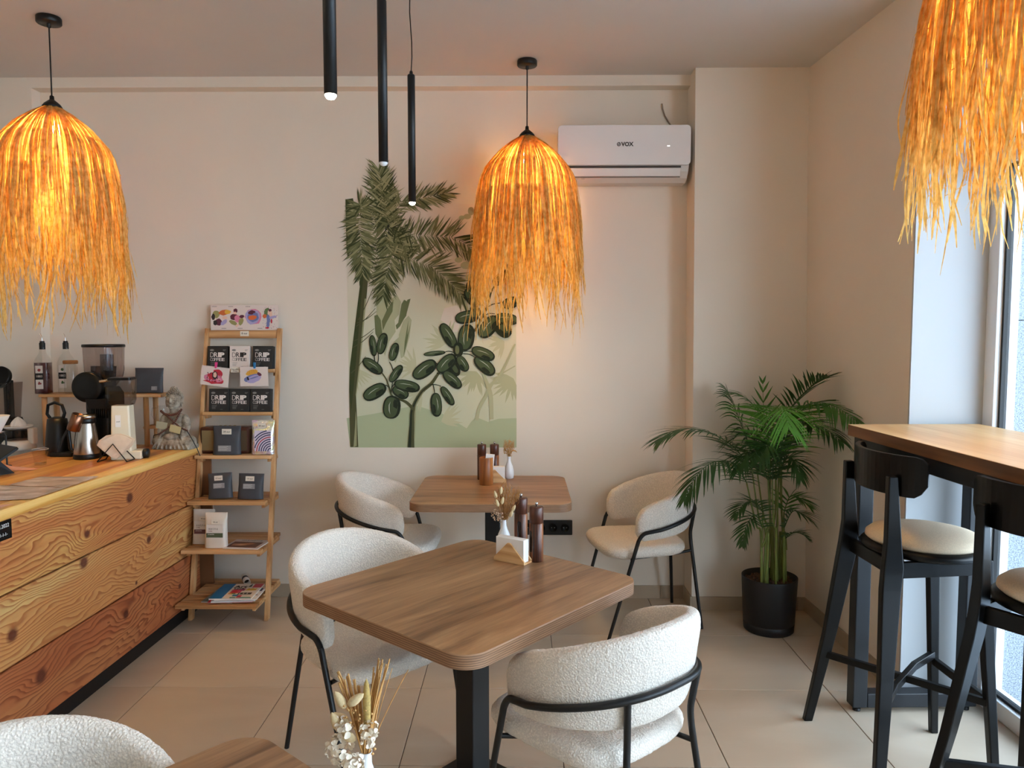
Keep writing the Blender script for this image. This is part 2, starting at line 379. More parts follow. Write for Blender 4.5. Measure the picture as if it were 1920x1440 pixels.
# ---------------------------------------------------------------- chairs
def boucle_disp(me, amp=.0016, sc=190):
    vs = me.vertices; ns = [v.normal.copy() for v in vs]
    for v, nn in zip(vs, ns):
        v.co += nn * (noise.noise(v.co * sc) * amp + noise.noise(v.co * 45) * amp * .6)
    me.update()
def chair_meshes():
    # wrap-around band
    m = MB(); NU, NV = 250, 110; secs = []
    Wd, By, C0 = .243, .245, -.01
    path = []
    arm = .115
    arcL = 1.22 * .245 * PI / 2 / .5 * .5
    for i in range(NU + 1):
        t = -1 + 2 * i / NU; s = abs(t); sg = 1 if t > 0 else -1
        k = .76
        if s < k:
            a = s / k * PI / 2; x = Wd * math.sin(a) ** .92 if a > 0 else 0; y = C0 - By * math.cos(a) ** .92 if a < PI / 2 else C0; nx, ny = math.sin(a), -math.cos(a) * 1.0
        else:
            q = (s - k) / (1 - k); x = Wd - .004 * q; y = C0 + arm * q; nx, ny = 1, 0
        path.append((sg * x, y, sg * nx, ny, s))
    for x, y, nx, ny, s in path:
        L = math.hypot(nx, ny); nx /= L; ny /= L
        e = max(0, (s - .30) / .70); sm = e * e * (3 - 2 * e)
        aa = min(1.0, s / k); cz_ = math.cos(aa * PI / 2 * .96); zt = .808 - .150 * s ** 1.7; zb = .530 - .026 * sm
        th = .030
        q = 1.0
        d = (1 - s) * .62  # distance from end along the arm
        if d < .06: q = math.sqrt(max(0, 1 - ((.06 - d) / .06) ** 2)) * .999 + .001
        hz = (zt - zb) / 2; zc = (zt + zb) / 2
        hz2 = hz - .06 + .06 * q; th2 = th * (.35 + .65 * q) if q < 1 else th
        if s >= .9999: hz2 = hz - .06; th2 = th * .3
        sec = []
        for j in range(NV):
            a = 2 * PI * j / NV; c, sn = math.cos(a), math.sin(a)
            px = th2 * math.copysign(abs(c) ** .75, c)
            pz = hz2 * math.copysign(abs(sn) ** .38, sn)
            lean = (pz) * .17 * (1 - .7 * s)
            sec.append((x + nx * (px + lean), y + ny * (px + lean), zc + pz))
        secs.append(sec)
    m.loft(secs, smooth=True)
    band = m.mesh('backrest', M['boucle'], recalc=True); boucle_disp(band)
    # seat cushion
    m = MB(); N = 180; out = []
    corners = [(.245, .20), (.20, -.20)]
    def outline(a):
        c, s = math.cos(a), math.sin(a); e = 4.6
        r = (abs(c) ** e + abs(s) ** e) ** (-1 / e); x, y = r * c, r * s
        hw = .238 + .02 * y; return x * hw, y * .243 + .022 - .016 * abs(x) ** 2 * y
    O = [outline(2 * PI * i / N) for i in range(N)]
    rings = []
    K = 34
    for k in range(1, K + 1):
        s = k / K
        if s < .86: sc = s; z = .478 - .006 * (s / .86) ** 2
        else:
            q = (s - .86) / .14 * PI / 2; sc = .86 + .14 * math.sin(q); z = .442 + .030 * math.cos(q)
        rings.append([(x * sc, y * sc, z) for x, y in O])
    for k in range(1, 7):
        q = k / 6 * PI / 2; sc = .86 + .14 * math.cos(q); z = .442 - .034 * math.sin(q); rings.append([(x * sc, y * sc, z) for x, y in O])
    rings.append([(x * .4, y * .4, .406) for x, y in O])
    m.loft(rings, smooth=True); seat = m.mesh('seat', M['boucle'], recalc=True); boucle_disp(seat)
    return band, seat
BAND, SEAT = chair_meshes()
def arc3(p0, p1, p2, n=6):
    p0, p1, p2 = Vector(p0), Vector(p1), Vector(p2)
    return [p0 * (1 - t) ** 2 + p1 * 2 * t * (1 - t) + p2 * t * t for t in [i / n for i in range(n + 1)]]
def make_chair(label):
    t = thing('boucle_armchair', label, 'chair', (0, 0, 0), 0, 'cream boucle chairs')
    obj('seat', SEAT, None, t); obj('backrest', BAND, None, t)
    # hoop tube outside the band
    def hoop(s):
        a = s * PI / 2; rx, ry = .243 + .041, .245 + .043
        return Vector((rx * math.sin(a), -.01 - ry * math.cos(a), .645 - .075 * abs(s) ** 1.5))
    pts = [hoop(-1 + 2 * i / 48) for i in range(49)]
    def front(sg):
        e = hoop(sg); b = Vector((sg * .272, .085, .552)); f = Vector((sg * .248, .25, 0))
        knee = Vector((sg * .262, .155, .40))
        return [e] + arc3(e.lerp(b, .75), b, b.lerp(knee, .25), 7) + [f]
    R_, L_ = front(1), front(-1)
    obj('back_frame', MB().tube(L_[:9][::-1][:] [1:] + pts[1:-1] + R_[:8], .0105, 10), M['black_metal'], t)
    for q in (R_, L_):
        obj('leg', MB().tube(q[7:], [.0105] * (len(q) - 8) + [.009], 10), M['black_metal'], t)
    for sg in (1, -1):
        j = hoop(sg * .36); kk = Vector((sg * .135, -.238, .50)); f = Vector((sg * .20, -.285, 0))
        obj('leg', MB().tube([j] + arc3(j.lerp(kk, .8), kk, kk.lerp(f, .12), 5) + [f], [.010] * 7 + [.009], 10), M['black_metal'], t)
    # under-seat frame
    zf = .415
    fx = lambda sg: Vector((sg * .2565, .132, zf)); rx = lambda sg: Vector((sg * .145, -.247, zf))
    m = MB()
    for sg in (1, -1): m.tube([fx(sg), (sg * .19, .10, zf - .012), (sg * .15, -.15, zf - .012), rx(sg)], .008, 8)
    m.tube([(-.2, .10, zf - .012), (.2, .10, zf - .012)], .007, 8)
    obj('seat_frame', m, M['black_metal'], t)
    return t
ch = make_chair('near cream boucle armchair at lower right, seen from behind, beside the central table')
ch.location = (.221, 2.161, 0); ch.rotation_euler = (0, 0, math.radians(41.5))
dup(ch, (.647, 4.06, 0), math.radians(101.6), 'cream boucle armchair right of the back wall table, beside the potted palm')
dup(ch, (-.712, 4.07, 0), math.radians(-90.3), 'cream boucle armchair left of the back wall table, against the wall')
dup(ch, (-.547, 2.686, 0), math.radians(-134.5), 'cream boucle armchair tucked under the left side of the central table')
dup(ch, (-.84, 1.20, 0), math.radians(-134.5), 'cream boucle armchair at bottom left, only its rounded back in view')
# ---------------------------------------------------------------- bar table and stools
bt = thing('bar_table', 'high oak topped bar table on a black steel frame along the window', 'table', (1.36, 3.115, 0), math.radians(-88.1))
# local x runs along the table towards the viewer, local y towards the window
zt = 1.197
m = MB().box(-.0, 2.0, 0, .55, zt - .045, zt - .0015, 1).box(.0, 2.0, 0, .55, zt - .0015, zt, 0)
obj('tabletop', m, [M['oak'], wood('bar_ply_edge', [rgb(96, 60, 34), rgb(128, 84, 50), rgb(150, 102, 64)], 'X', .5, 9, .9, 60, .4)], bt)
for x in (.055, 1.75):
    f = bt; m = MB(); z0 = .022
    for y in (.045, .505):
        obj('leg', MB().box(x - .03, x + .03, y - .03, y + .03, z0, zt - .045), M['frame_metal'], bt, bevel=.004)
        obj('foot', MB().lathe([(.016, 0), (.016, .012), (.006, .013), (.006, .023)], 14, M=T(x, y, 0)), M['black_metal'], bt)
    obj('bottom_rail', MB().box(x - .03, x + .03, .075, .475, z0, z0 + .06), M['frame_metal'], bt, bevel=.004)
    obj('top_rail', MB().box(x - .03, x + .03, .075, .475, zt - .105, zt - .045), M['frame_metal'], bt, bevel=.004)
for y in (.045, .505):
    obj('long_rail', MB().box(.085, 1.72, y - .03, y + .03, zt - .105, zt - .045), M['frame_metal'], bt, bevel=.004)
def make_stool(label):
    t = thing('bar_stool', label, 'stool', (0, 0, 0), 0, 'black bar stools at the window bar')
    def rs(c, a, b): return [(c[0] + i * a, c[1] + j * b, c[2]) for i, j in ((-1, -1), (1, -1), (1, 1), (-1, 1))]
    for sg in (-1, 1):
        P_ = [((sg * .285, -.285, 0), .013, .017), ((sg * .215, -.235, .40), .015, .024), ((sg * .170, -.205, .70), .016, .033), ((sg * .163, -.196, .775), .016, .034), ((sg * .160, -.196, .86), .015, .026), ((sg * .160, -.205, 1.09), .013, .016)]
        obj('leg', MB().loft([rs(c, a, b) for c, a, b in P_]), M['black_paint'], t, bevel=.004)
        P_ = [((sg * .185, .175, 0), .013, .014), ((sg * .165, .145, .45), .016, .018), ((sg * .155, .125, .80), .017, .022)]
        obj('leg', MB().loft([rs(c, a, b) for c, a, b in P_]), M['black_paint'], t, bevel=.004)
        obj('side_rail', MB().bar((sg * .163, -.19, .765), (sg * .157, .125, .775), .022, .055), M['black_paint'], t, bevel=.003)
    obj('rear_rail', MB().bar((-.16, -.185, .765), (.16, -.185, .765), .022, .05), M['black_paint'], t, bevel=.003)
    m = MB()
    m.lathe([(.0, .790), (.185, .790), (.205, .798), (.208, .812), (.198, .822), (0, .822)], 48)
    obj('seat', m, M['black_paint'], t)
    obj('cushion', MB().lathe([(.0, .822), (.180, .822), (.192, .832), (.190, .845), (.172, .860), (.12, .872), (.06, .877), (0, .878)], 48), M['cushion'], t)
    # curved backrest with softened lower corners
    sec = []
    for i in range(25):
        s = -1 + 2 * i / 24; a = s * .95; x = .222 * math.sin(a) / math.sin(.95); y = -.215 + .10 * (1 - math.cos(a)) / (1 - math.cos(.95))
        nx, ny = math.sin(a) * .9, -math.cos(a); L = math.hypot(nx, ny); nx /= L; ny /= L
        e = max(0, (abs(s) - .80) / .20); z0 = 1.020 + .045 * e ** 2; z1 = 1.160 - .02 * e ** 3; th = .009
        sec.append([(x - nx * th, y - ny * th, z0), (x + nx * th, y + ny * th, z0), (x + nx * th, y + ny * th, z1), (x - nx * th, y - ny * th, z1)])
    obj('backrest', MB().loft(sec), M['black_paint'], t, bevel=.003)
    obj('footrest', MB().bar((-.178, .155, .30), (.178, .155, .30), .02, .03), M['black_paint'], t, bevel=.003)
    obj('cross_stretcher', MB().bar((-.235, -.245, .30), (.172, .150, .30), .022, .026), M['black_paint'], t, bevel=.003)
    pts = [Vector((-.165, .15, .325)), Vector((-.08, .03, .318)), Vector((.03, -.10, .288)), Vector((.14, -.19, .275)), Vector((.225, -.24, .28))]
    sm = []
    for i in range(len(pts) - 1):
        for k in range(5): sm.append(pts[i].lerp(pts[i + 1], k / 5))
    sm.append(pts[-1]); sc = []
    for i, p in enumerate(sm):
        d = (sm[min(i + 1, len(sm) - 1)] - sm[max(0, i - 1)]).normalized(); u = Vector((-d.y, d.x, 0)).normalized() * .010
        sc.append([p - u - Vector((0, 0, .014)), p + u - Vector((0, 0, .014)), p + u + Vector((0, 0, .014)), p - u + Vector((0, 0, .014))])
    obj('curved_stretcher', MB().loft(sc), M['black_paint'], t, bevel=.002)
    return t
st = make_stool('black bar stool with round beige cushion, further from the viewer, its whole seat in view')
st.location = (1.461, 2.698, 0); st.rotation_euler = (0, 0, math.radians(-88.6))
dup(st, (1.575, 2.10, 0), math.radians(-57), 'black bar stool cut off by the right edge, nearest the viewer')
# ---------------------------------------------------------------- raffia pendant lamps
def _raffia():
    m = bpy.data.materials.new('natural_raffia'); m.use_nodes = True; N = NT(m); n, l = N.n, N.l
    n.remove(N.b); d = n.new('ShaderNodeBsdfDiffuse'); t = n.new('ShaderNodeBsdfTranslucent'); mx = n.new('ShaderNodeMixShader')
    co = N.coord(); f = N.noise(co, 45, 2)
    c = N.ramp(f, [(.3, rgb(206, 160, 84)), (.5, rgb(232, 192, 112)), (.7, rgb(244, 212, 140))])
    l.new(c, d.inputs[0]); l.new(c, t.inputs[0]); mx.inputs[0].default_value = .5
    l.new(d.outputs[0], mx.inputs[1]); l.new(t.outputs[0], mx.inputs[2]); l.new(mx.outputs[0], n['Material Output'].inputs[0]); return m
M['raffia'] = _raffia()
def emit(name, c, s):
    m = mat(name, c, .5); b = m.node_tree.nodes['Principled BSDF']; b.inputs['Emission Color'].default_value = c; b.inputs['Emission Strength'].default_value = s; return m
WARM = (1, .76, .35)
M['bulb'] = emit('glowing_bulb', (1, .78, .48, 1), 60)
PROF = [(0, .026), (.03, .075), (.09, .150), (.175, .222), (.24, .25), (.4, .272), (.5, .28), (1.1, .286)]
def prof(d):
    for (a, ra), (b, rb) in zip(PROF, PROF[1:]):
        if d <= b: return ra + (rb - ra) * (max(d, 0) - a) / (b - a)
    return PROF[-1][1]
def raffia_mesh(seed, gap=None, n=1250):
    rnd = random.Random(seed); m = MB()
    for i in range(n):
        th = rnd.uniform(0, 2 * PI); q = rnd.random()
        d0 = 0 if q < .52 else (.15 if q < .77 else .30)
        L = (.66 if rnd.random() < .75 else .86) + .14 * noise.noise((math.cos(th) * 2.2 + seed, math.sin(th) * 2.2, 0)) + rnd.uniform(-.20, .20)
        if d0: L = max(d0 + .25, L)
        if gap and rnd.random() < .8 and abs(((th - gap + PI) % (2 * PI)) - PI) < .16: L = min(L, rnd.uniform(.26, .5))
        w = rnd.uniform(.0018, .0046); lay = rnd.uniform(-.012, .006); dr = 0; dth = 0; tw = rnd.uniform(-.9, .9); k = 0
        N = 16; L0 = L - d0; vd = rnd.uniform(-.05, .05); vs = []; vr = 0
        for j in range(N + 1):
            d = d0 + L0 * j / N
            free = max(0, (d - .30) / .5)
            vd += rnd.uniform(-.075, .075) * (.6 + 1.7 * free); vd *= .86; dth += vd * .42 * L0 / N / .28 * 2.2
            vr += rnd.uniform(-.008, .008) * (.25 + free); dr += vr * .5; vr *= .8
            r = prof(d) + lay + dr + (rnd.random() < .0) * 0
            a = th + dth; tw += rnd.uniform(-.35, .35)
            p = Vector((r * math.cos(a), r * math.sin(a), -d)); tan = Vector((-math.sin(a), math.cos(a), 0)); rad = Vector((math.cos(a), math.sin(a), 0))
            ww = w * (1.0 if j < N else .35) * (.6 if j == 0 else 1)
            u = (tan * math.cos(tw) + rad * math.sin(tw)) * ww
            vs += [p - u, p + u]
        m.add(vs, [(2 * j, 2 * j + 1, 2 * j + 3, 2 * j + 2) for j in range(N)], 0, False)
    for i in range(90):   # broken crossing strands
        a = rnd.uniform(0, 2 * PI); d = rnd.uniform(.15, .85); r = prof(d) + rnd.uniform(-.01, .012); L = rnd.uniform(.03, .1); s = rnd.uniform(-1, 1)
        w = rnd.uniform(.001, .0022); vs = []
        for j in range(5):
            t = j / 4; aa = a + s * L * t / .28; dd = d + L * t * (1 - abs(s) * .6); rr = r + .02 * t * rnd.uniform(-.2, 1)
            p = Vector((rr * math.cos(aa), rr * math.sin(aa), -dd)); vs += [p - Vector((0, 0, w)), p + Vector((0, 0, w))]
        m.add(vs, [(2 * j, 2 * j + 1, 2 * j + 3, 2 * j + 2) for j in range(4)], 0, False)
    return m.mesh('raffia_fringe', M['raffia'])
LAMPW = 23
def pendant(loc, seed, label, gap=None, mesh=None, n=1500, power=None):
    x, y, z = loc; t = thing('raffia_pendant_lamp', label, 'pendant lamp', loc, 0, 'raffia pendant lamps'); H = CZ - z
    obj('ceiling_canopy', MB().lathe([(0, H), (.05, H), (.053, H - .004), (.053, H - .026), (.050, H - .030), (0, H - .030)], 40), M['black_metal'], t)
    obj('cord', MB().tube([(0, 0, .035), (0, 0, H - .03)], .0032, 8).lathe([(.0035, .05), (.009, .046), (.011, .02), (.011, .015)], 14).lathe([(.003, H - .05), (.009, H - .045), (.009, H - .028)], 14), M['black_metal'], t)
    obj('socket_cap', MB().lathe([(.010, .03), (.020, .022), (.034, .010), (.042, -.002), (.042, -.008), (.018, -.010), (.018, -.055), (0, -.055)], 28), M['black_metal'], t)
    m = MB()
    for d in (.06, .15, .24, .32, .42):
        r = prof(d) - .012; m.tube([(r * math.cos(2 * PI * k / 48), r * math.sin(2 * PI * k / 48), -d) for k in range(48)], .0013, 6, closed=True)
    for a in range(8): m.tube([((prof(d) - .012) * math.cos(a * PI / 4), (prof(d) - .012) * math.sin(a * PI / 4), -d) for d in [.01 + .041 * k for k in range(11)]], .0013, 6)
    obj('wire_frame', m, mat('thin_bamboo_hoop', rgb(160, 120, 70), .6), t)
    b = obj('bulb', MB().lathe([(.012, -.055), (.014, -.068), (.030, -.095), (.033, -.115), (.024, -.14), (.0, -.15)], 20), M['bulb'], t)
    b.visible_shadow = True
    f = obj('raffia_fringe', mesh or raffia_mesh(seed, gap, n), None, t); f['kind'] = 'stuff'
    li = bpy.data.lights.new('lamp_light', 'POINT'); li.energy = power or LAMPW; li.color = WARM; li.shadow_soft_size = .11
    lo = bpy.data.objects.new('lamp_light', li); lo.location = (0, 0, -.19); lo.parent = t; COL.objects.link(lo)
    return t
RM1 = raffia_mesh(3, -1.15)
pendant((-2.165, 3.51, 2.62), 3, 'glowing raffia pendant lamp over the wooden counter at upper left', mesh=RM1)
RM2 = raffia_mesh(8)
pendant((.031, 4.08, 2.63), 8, 'glowing raffia pendant lamp beside the air conditioner, over the back table', mesh=RM2)
pendant((1.44, 2.2, 2.88), 12, 'glowing raffia pendant lamp over the bar table, cut off by the top right corner', mesh=raffia_mesh(12, n=1300), power=24)
# ---------------------------------------------------------------- slim black cylinder pendants
M['led'] = emit('led_tip', (1, .90, .74, 1), 30); M['led_off'] = mat('frosted_led_tip', rgb(225, 228, 230), .3)
def spot(Y, zb, lab, on=True):
    t = thing('cylinder_pendant_light', lab, 'pendant light', (-.44, Y, zb), 0, 'slim black cylinder pendant lights')
    obj('tube', MB().lathe([(.0138, 0), (.015, 0), (.015, .50), (.013, .503), (.0, .503)], 28).lathe([(.0138, 0), (.0138, .02), (0, .02)], 28), M['black_metal'], t, recalc=False)
    obj('cap', MB().lathe([(.007, .500), (.007, .512), (.005, .518), (0, .518)], 16), M['black_metal'], t)
    h = CZ - zb; pts = [(.004 * math.sin(k * 1.1) * (1 if 0 < k < 7 else 0), 0, .515 + (h - .515) * k / 7) for k in range(8)]
    obj('cord', MB().tube(pts, .0022, 8), M['black_metal'], t)
    obj('ceiling_canopy', MB().lathe([(0, h), (.04, h), (.04, h - .02), (0, h - .02)], 28), M['black_metal'], t)
    obj('lamp_tip', MB().lathe([(.0, .018), (.0132, .016), (.0132, -.003), (.009, -.009), (0, -.012)], 20), M['led'] if on else M['led_off'], t)
    if on:
        li = bpy.data.lights.new('spot_light', 'SPOT'); li.energy = 8; li.color = (1, .78, .54); li.spot_size = 1.5; li.spot_blend = 1.0; li.shadow_soft_size = .012
        lo = bpy.data.objects.new('spot_light', li); lo.location = (0, 0, -.02); lo.parent = t; COL.objects.link(lo)
spot(1.765, 2.122, 'lit black cylinder pendant nearest the viewer, leftmost and thickest looking of three')
spot(2.43, 2.118, 'unlit black cylinder pendant in the middle, hanging in front of the mural palm', False)
spot(3.064, 2.102, 'lit black cylinder pendant furthest from the viewer, rightmost and thinnest looking of three')
# ---------------------------------------------------------------- text
def text(name, s, size, material, parent, loc, rot, extrude=.0004, sx=1, align='CENTER', bold=0, space=1):
    c = bpy.data.curves.new(name, 'FONT'); c.body = s; c.size = size; c.extrude = extrude; c.align_x = align; c.offset = bold; c.space_character = space; c.resolution_u = 3
    tmp = bpy.data.objects.new('tmp', c); COL.objects.link(tmp); bpy.context.view_layer.update()
    me = bpy.data.meshes.new_from_object(tmp.evaluated_get(bpy.context.evaluated_depsgraph_get())); bpy.data.objects.remove(tmp)
    me.materials.clear(); me.materials.append(material); me.name = name
    o = bpy.data.objects.new(name, me); COL.objects.link(o); o.parent = parent; o.location = loc; o.rotation_euler = rot; o.scale = (sx, 1, 1)
    return o
FACE = (PI / 2, 0, 0)   # upright text facing -Y
# ---------------------------------------------------------------- air conditioner
M['ac'] = mat('glossy_white_plastic', rgb(226, 222, 220), .22); M['ac2'] = mat('matte_white_plastic', rgb(214, 208, 202), .5); M['ink'] = mat('dark_print', rgb(52, 44, 40), .6)
ac = thing('air_conditioner', 'white wall mounted air conditioner above the right of the mural', 'air conditioner', (.565, YB, 2.42))
hw = .364
sec = [(0, .0), (-.095, .0), (-.135, .018), (-.165, .05), (-.182, .085), (-.185, .12), (-.185, .285), (-.175, .292), (0, .292)]
obj('body', MB().loft([[(x, y, z) for y, z in sec] for x in (-hw + .004, hw - .004)]), M['ac2'], ac, bevel=.004)
pp = rrect(hw, .1075, .022, 8)
obj('front_panel', MB().prism(pp, 0, .012, M=T(0, -.187, .186) @ R(PI / 2, 'X') @ R(-.0, 'X')), M['ac'], ac, bevel=.002)
fl_ = MB().loft([[(x, -.158, .024), (x, -.166, .024), (x, -.187, .064), (x, -.180, .066)] for x in (-hw + .03, hw - .05)])
obj('air_flap', fl_, M['ac'], ac, bevel=.002)
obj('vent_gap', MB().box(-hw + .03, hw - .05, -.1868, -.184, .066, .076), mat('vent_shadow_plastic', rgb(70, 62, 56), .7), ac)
obj('vent_gap', MB().bar((-hw + .03, -.1605, .0205), (hw - .05, -.1605, .0205), .004, .004), mat('vent_seam_plastic', rgb(90, 80, 74), .7), ac)
lg = text('logo', 'VOX', .030, M['ink'], ac, (.016, -.2005, .180), FACE, bold=.0012)
mb = MB().tube([(-.030 + .009 * math.cos(a), -.2, .190 + .009 * math.sin(a)) for a in [k * PI / 8 for k in range(16)]], .0018, 6, closed=True)
mb.tube([(-.036, -.2, .184), (-.030, -.2, .190), (-.026, -.2, .197)], .0015, 6); mb.tube([(-.030, -.2, .190), (-.024, -.2, .187)], .0014, 6)
obj('emblem', mb, M['ink'], ac)
obj('indicator_light', MB().box(.235, .241, -.2, -.1985, .178, .182).box(.244, .249, -.2, -.1985, .178, .182), mat('status_led', rgb(250, 250, 240), .3, Emission_Color=(1, 1, 1, 1), Emission_Strength=2.0), ac)
for k in range(3): obj('button_mark', MB().box(-.30 + .035 * k, -.282 + .035 * k, -.142, -.139, .0125, .0165), M['ac2'], ac)
cb = at_y(1258, 238, YB - .008)
obj_c = obj('cable', MB().tube([(p.x, YB - .004 if i == 0 else YB - .007, p.z) for i, p in enumerate([at_y(*q, YB) for q in ((1241, 195), (1242, 205), (1246, 218), (1252, 228), (1259, 238))])], .0045, 8), mat('beige_cable', rgb(150, 130, 112), .6))
tag(obj_c, 'short beige cable coming out of the wall above the air conditioner', 'cable')
# ---------------------------------------------------------------- wall sockets
so = thing('power_socket', 'black quadruple wall socket under the back table at right', 'socket', (.155, YB, .4265))
obj('frame', MB().prism(rrect(.150, .044, .004, 3), 0, .010, M=R(PI / 2, 'X')), M['black_metal'], so, bevel=.001)
for k in range(4):
    x = -.1065 + .071 * k
    rg = obj('socket', MB().lathe([(.026, .0101), (.026, .016), (.0235, .017), (.021, .016), (.0205, .0102), (0, .0102)], 28, M=T(x, 0, 0) @ R(PI / 2, 'X')), M['black_paint'], so)
    obj('pin_hole', MB().lathe([(.0035, .0103), (.0035, .0112), (0, .0112)], 10, M=T(x - .009, 0, 0) @ R(PI / 2, 'X')).lathe([(.0035, .0103), (.0035, .0112), (0, .0112)], 10, M=T(x + .009, 0, 0) @ R(PI / 2, 'X')), mat('metal_contact', rgb(140, 140, 140), .4, .8), rg)
# ---------------------------------------------------------------- things on the tables
M['mill'] = wood('zebra_rosewood', [rgb(34, 16, 11), rgb(70, 36, 24), rgb(150, 92, 54), rgb(92, 48, 30), rgb(190, 132, 82)], 'Z', .35, 46, 1.2, 160, 1.0, .05)
M['mill2'] = wood('dark_rosewood', [rgb(40, 20, 14), rgb(66, 34, 24), rgb(88, 48, 33), rgb(104, 60, 42)], 'Z', .35, 30, 1.6, 160, 1.0, .05)
M['lightwood'] = wood('light_beech', [rgb(190, 138, 86), rgb(212, 166, 112), rgb(222, 180, 128), rgb(230, 192, 144)], 'X', .5, 30, 3, 200, .5, .03)
M['cupwood'] = wood('honey_wood', [rgb(120, 66, 26), rgb(158, 94, 42), rgb(178, 112, 54), rgb(192, 128, 66)], 'Z', .4, 30, 3, 200, .5, .03)
M['chrome'] = mat('polished_steel', rgb(210, 210, 212), .18, 1)
def mill(x, y, lab, mt, h=.20, slot=None):
    t = thing('spice_mill', lab, 'mill', (x, y, .75), 0, 'dark wooden spice mills'); r = .0255
    obj('body', MB().lathe([(0, 0), (r - .001, 0), (r, .002), (r, h * .70 - .001), (r - .0015, h * .70)], 36), mt, t)
    obj('head', MB().lathe([(0, h * .70 - .004), (r - .002, h * .70 - .003), (r - .002, h * .70 + .001), (r, h * .70 + .002), (r, h - .003), (r - .003, h), (0, h)], 36), M['mill2'], t)
    obj('knob', MB().lathe([(0, h), (.0025, h), (.0025, h + .004), (.006, h + .009), (.0055, h + .014), (0, h + .016)], 16), M['chrome'], t)
    if slot is not None:
        a = slot; c = Vector((math.cos(a), math.sin(a), 0)); s = Vector((-math.sin(a), math.cos(a), 0)); poly = []
        for k in range(20):
            q = 2 * PI * k / 20; u = .0075 * math.cos(q); v = math.copysign(.032, math.sin(q)) * (1) + .0075 * math.sin(q)
            poly.append((u, v))
        vs = [c * (math.sqrt(max(0, (r + e) ** 2 - u * u))) + s * u + Vector((0, 0, .075 + v)) for e in (.0006,) for u, v in poly]
        obj('window', MB().add(vs, [tuple(range(20))]), mat('smoked_window', rgb(26, 14, 10), .15), t)
mill(.056, 2.675, 'striped dark wooden mill standing nearer the viewer beside the napkin holder, central table', M['mill'], slot=math.radians(215))
mill(.0, 2.82, 'dark wooden mill with pale window, behind the striped mill on the central table', M['mill'], slot=math.radians(255))
mill(-.222, 4.205, 'dark wooden mill behind the round wooden cup, left one on the back table', M['mill2'])
mill(-.150, 4.205, 'dark wooden mill between the wooden cup and white vase on the back table', M['mill'])
def holder(loc, rz, lab):
    t = thing('napkin_holder', lab, 'napkin holder', loc, rz, 'light wooden napkin holders')
    tri = [(-.066, 0), (.066, 0), (.066, .006), (.006, .066), (-.006, .066), (-.066, .006)]
    for y in (-.026, .020):
        obj('side_plate', MB().prism(tri, 0, .006, M=T(0, y + .006, .006) @ R(PI / 2, 'X')), M['lightwood'], t, bevel=.0012)
    obj('base', MB().box(-.066, .066, -.026, .026, 0, .006), M['lightwood'], t, bevel=.0012)
    st_ = obj('napkin_stack', MB().box(-.060, .060, -.0195, .0135, .0065, .088), M['paper'], None, bevel=.002)
    st_.location = loc; st_.rotation_euler = (0, 0, rz)
    tag(st_, 'stack of folded white napkins in the light wooden holder on the ' + ('central table' if rz else 'back table'), 'napkins', 'white napkin stacks')
    n = obj('fold_line', MB().box(.0601, .0605, -.004, -.0032, .008, .086).box(.0601, .0605, .003, .0036, .008, .086), mat('napkin_shadow_edge', rgb(205, 205, 205), .9), st_)
holder((-.030, 2.668, .75), math.radians(-33), 'light wooden triangular napkin holder on the central table')
holder((-.150, 4.13, .75), 0, 'light wooden triangular napkin holder on the back table beside the vase')
c = thing('wooden_cup', 'round honey coloured wooden cup holding a folded white paper, back table', 'cup', (-.190, 4.06, .75))
obj('cup_wall', MB().lathe([(0, 0), (.037, 0), (.038, .002), (.038, .148), (.036, .150), (.034, .148), (.034, .01), (0, .01)], 40), M['cupwood'], c)
pf = obj('folded_paper', MB().box(-.024, .024, -.006, .006, .012, .168, M=R(.1, 'Y')), M['paper'], None, (-.184, 4.06, .75), bevel=.002)
tag(pf, 'folded white paper standing in the round wooden cup on the back table', 'paper')
def vase(loc, lab):
    t = obj('bottle_vase', MB().lathe([(0, 0), (.022, 0), (.0265, .004), (.028, .02), (.0275, .045), (.022, .07), (.0135, .09), (.0092, .105), (.0088, .122), (.0105, .126), (.008, .125), (.0075, .10), (0, .095)], 40), M['white'], None, loc)
    return tag(t, lab, 'vase', 'small white bottle vases')
VA, VB, VC = (-.064, 2.775, .75), (-.068, 4.235, .75), (-.258, 1.205, .75)
vase(VA, 'small white bottle vase behind the napkin holder on the central table')
vase(VB, 'small white bottle vase on the back table, right of the mills')
vase(VC, 'small white bottle vase at the bottom edge, on the nearest table')
M['straw'] = nmat('dried_straw', rgb(198, 152, 92), .8, .15, 60); M['straw2'] = nmat('golden_brown_dried_grass', rgb(166, 116, 60), .85, .18, 60)
M['bunny'] = nmat('fluffy_cream_seed_head', rgb(214, 190, 146), .95, .08, 300, .5, 900); M['petal'] = nmat('dried_white_petal', rgb(236, 222, 200), .8, .05, 80)
M['hydra'] = nmat('dried_beige_petal', rgb(196, 164, 134), .85, .1, 80)
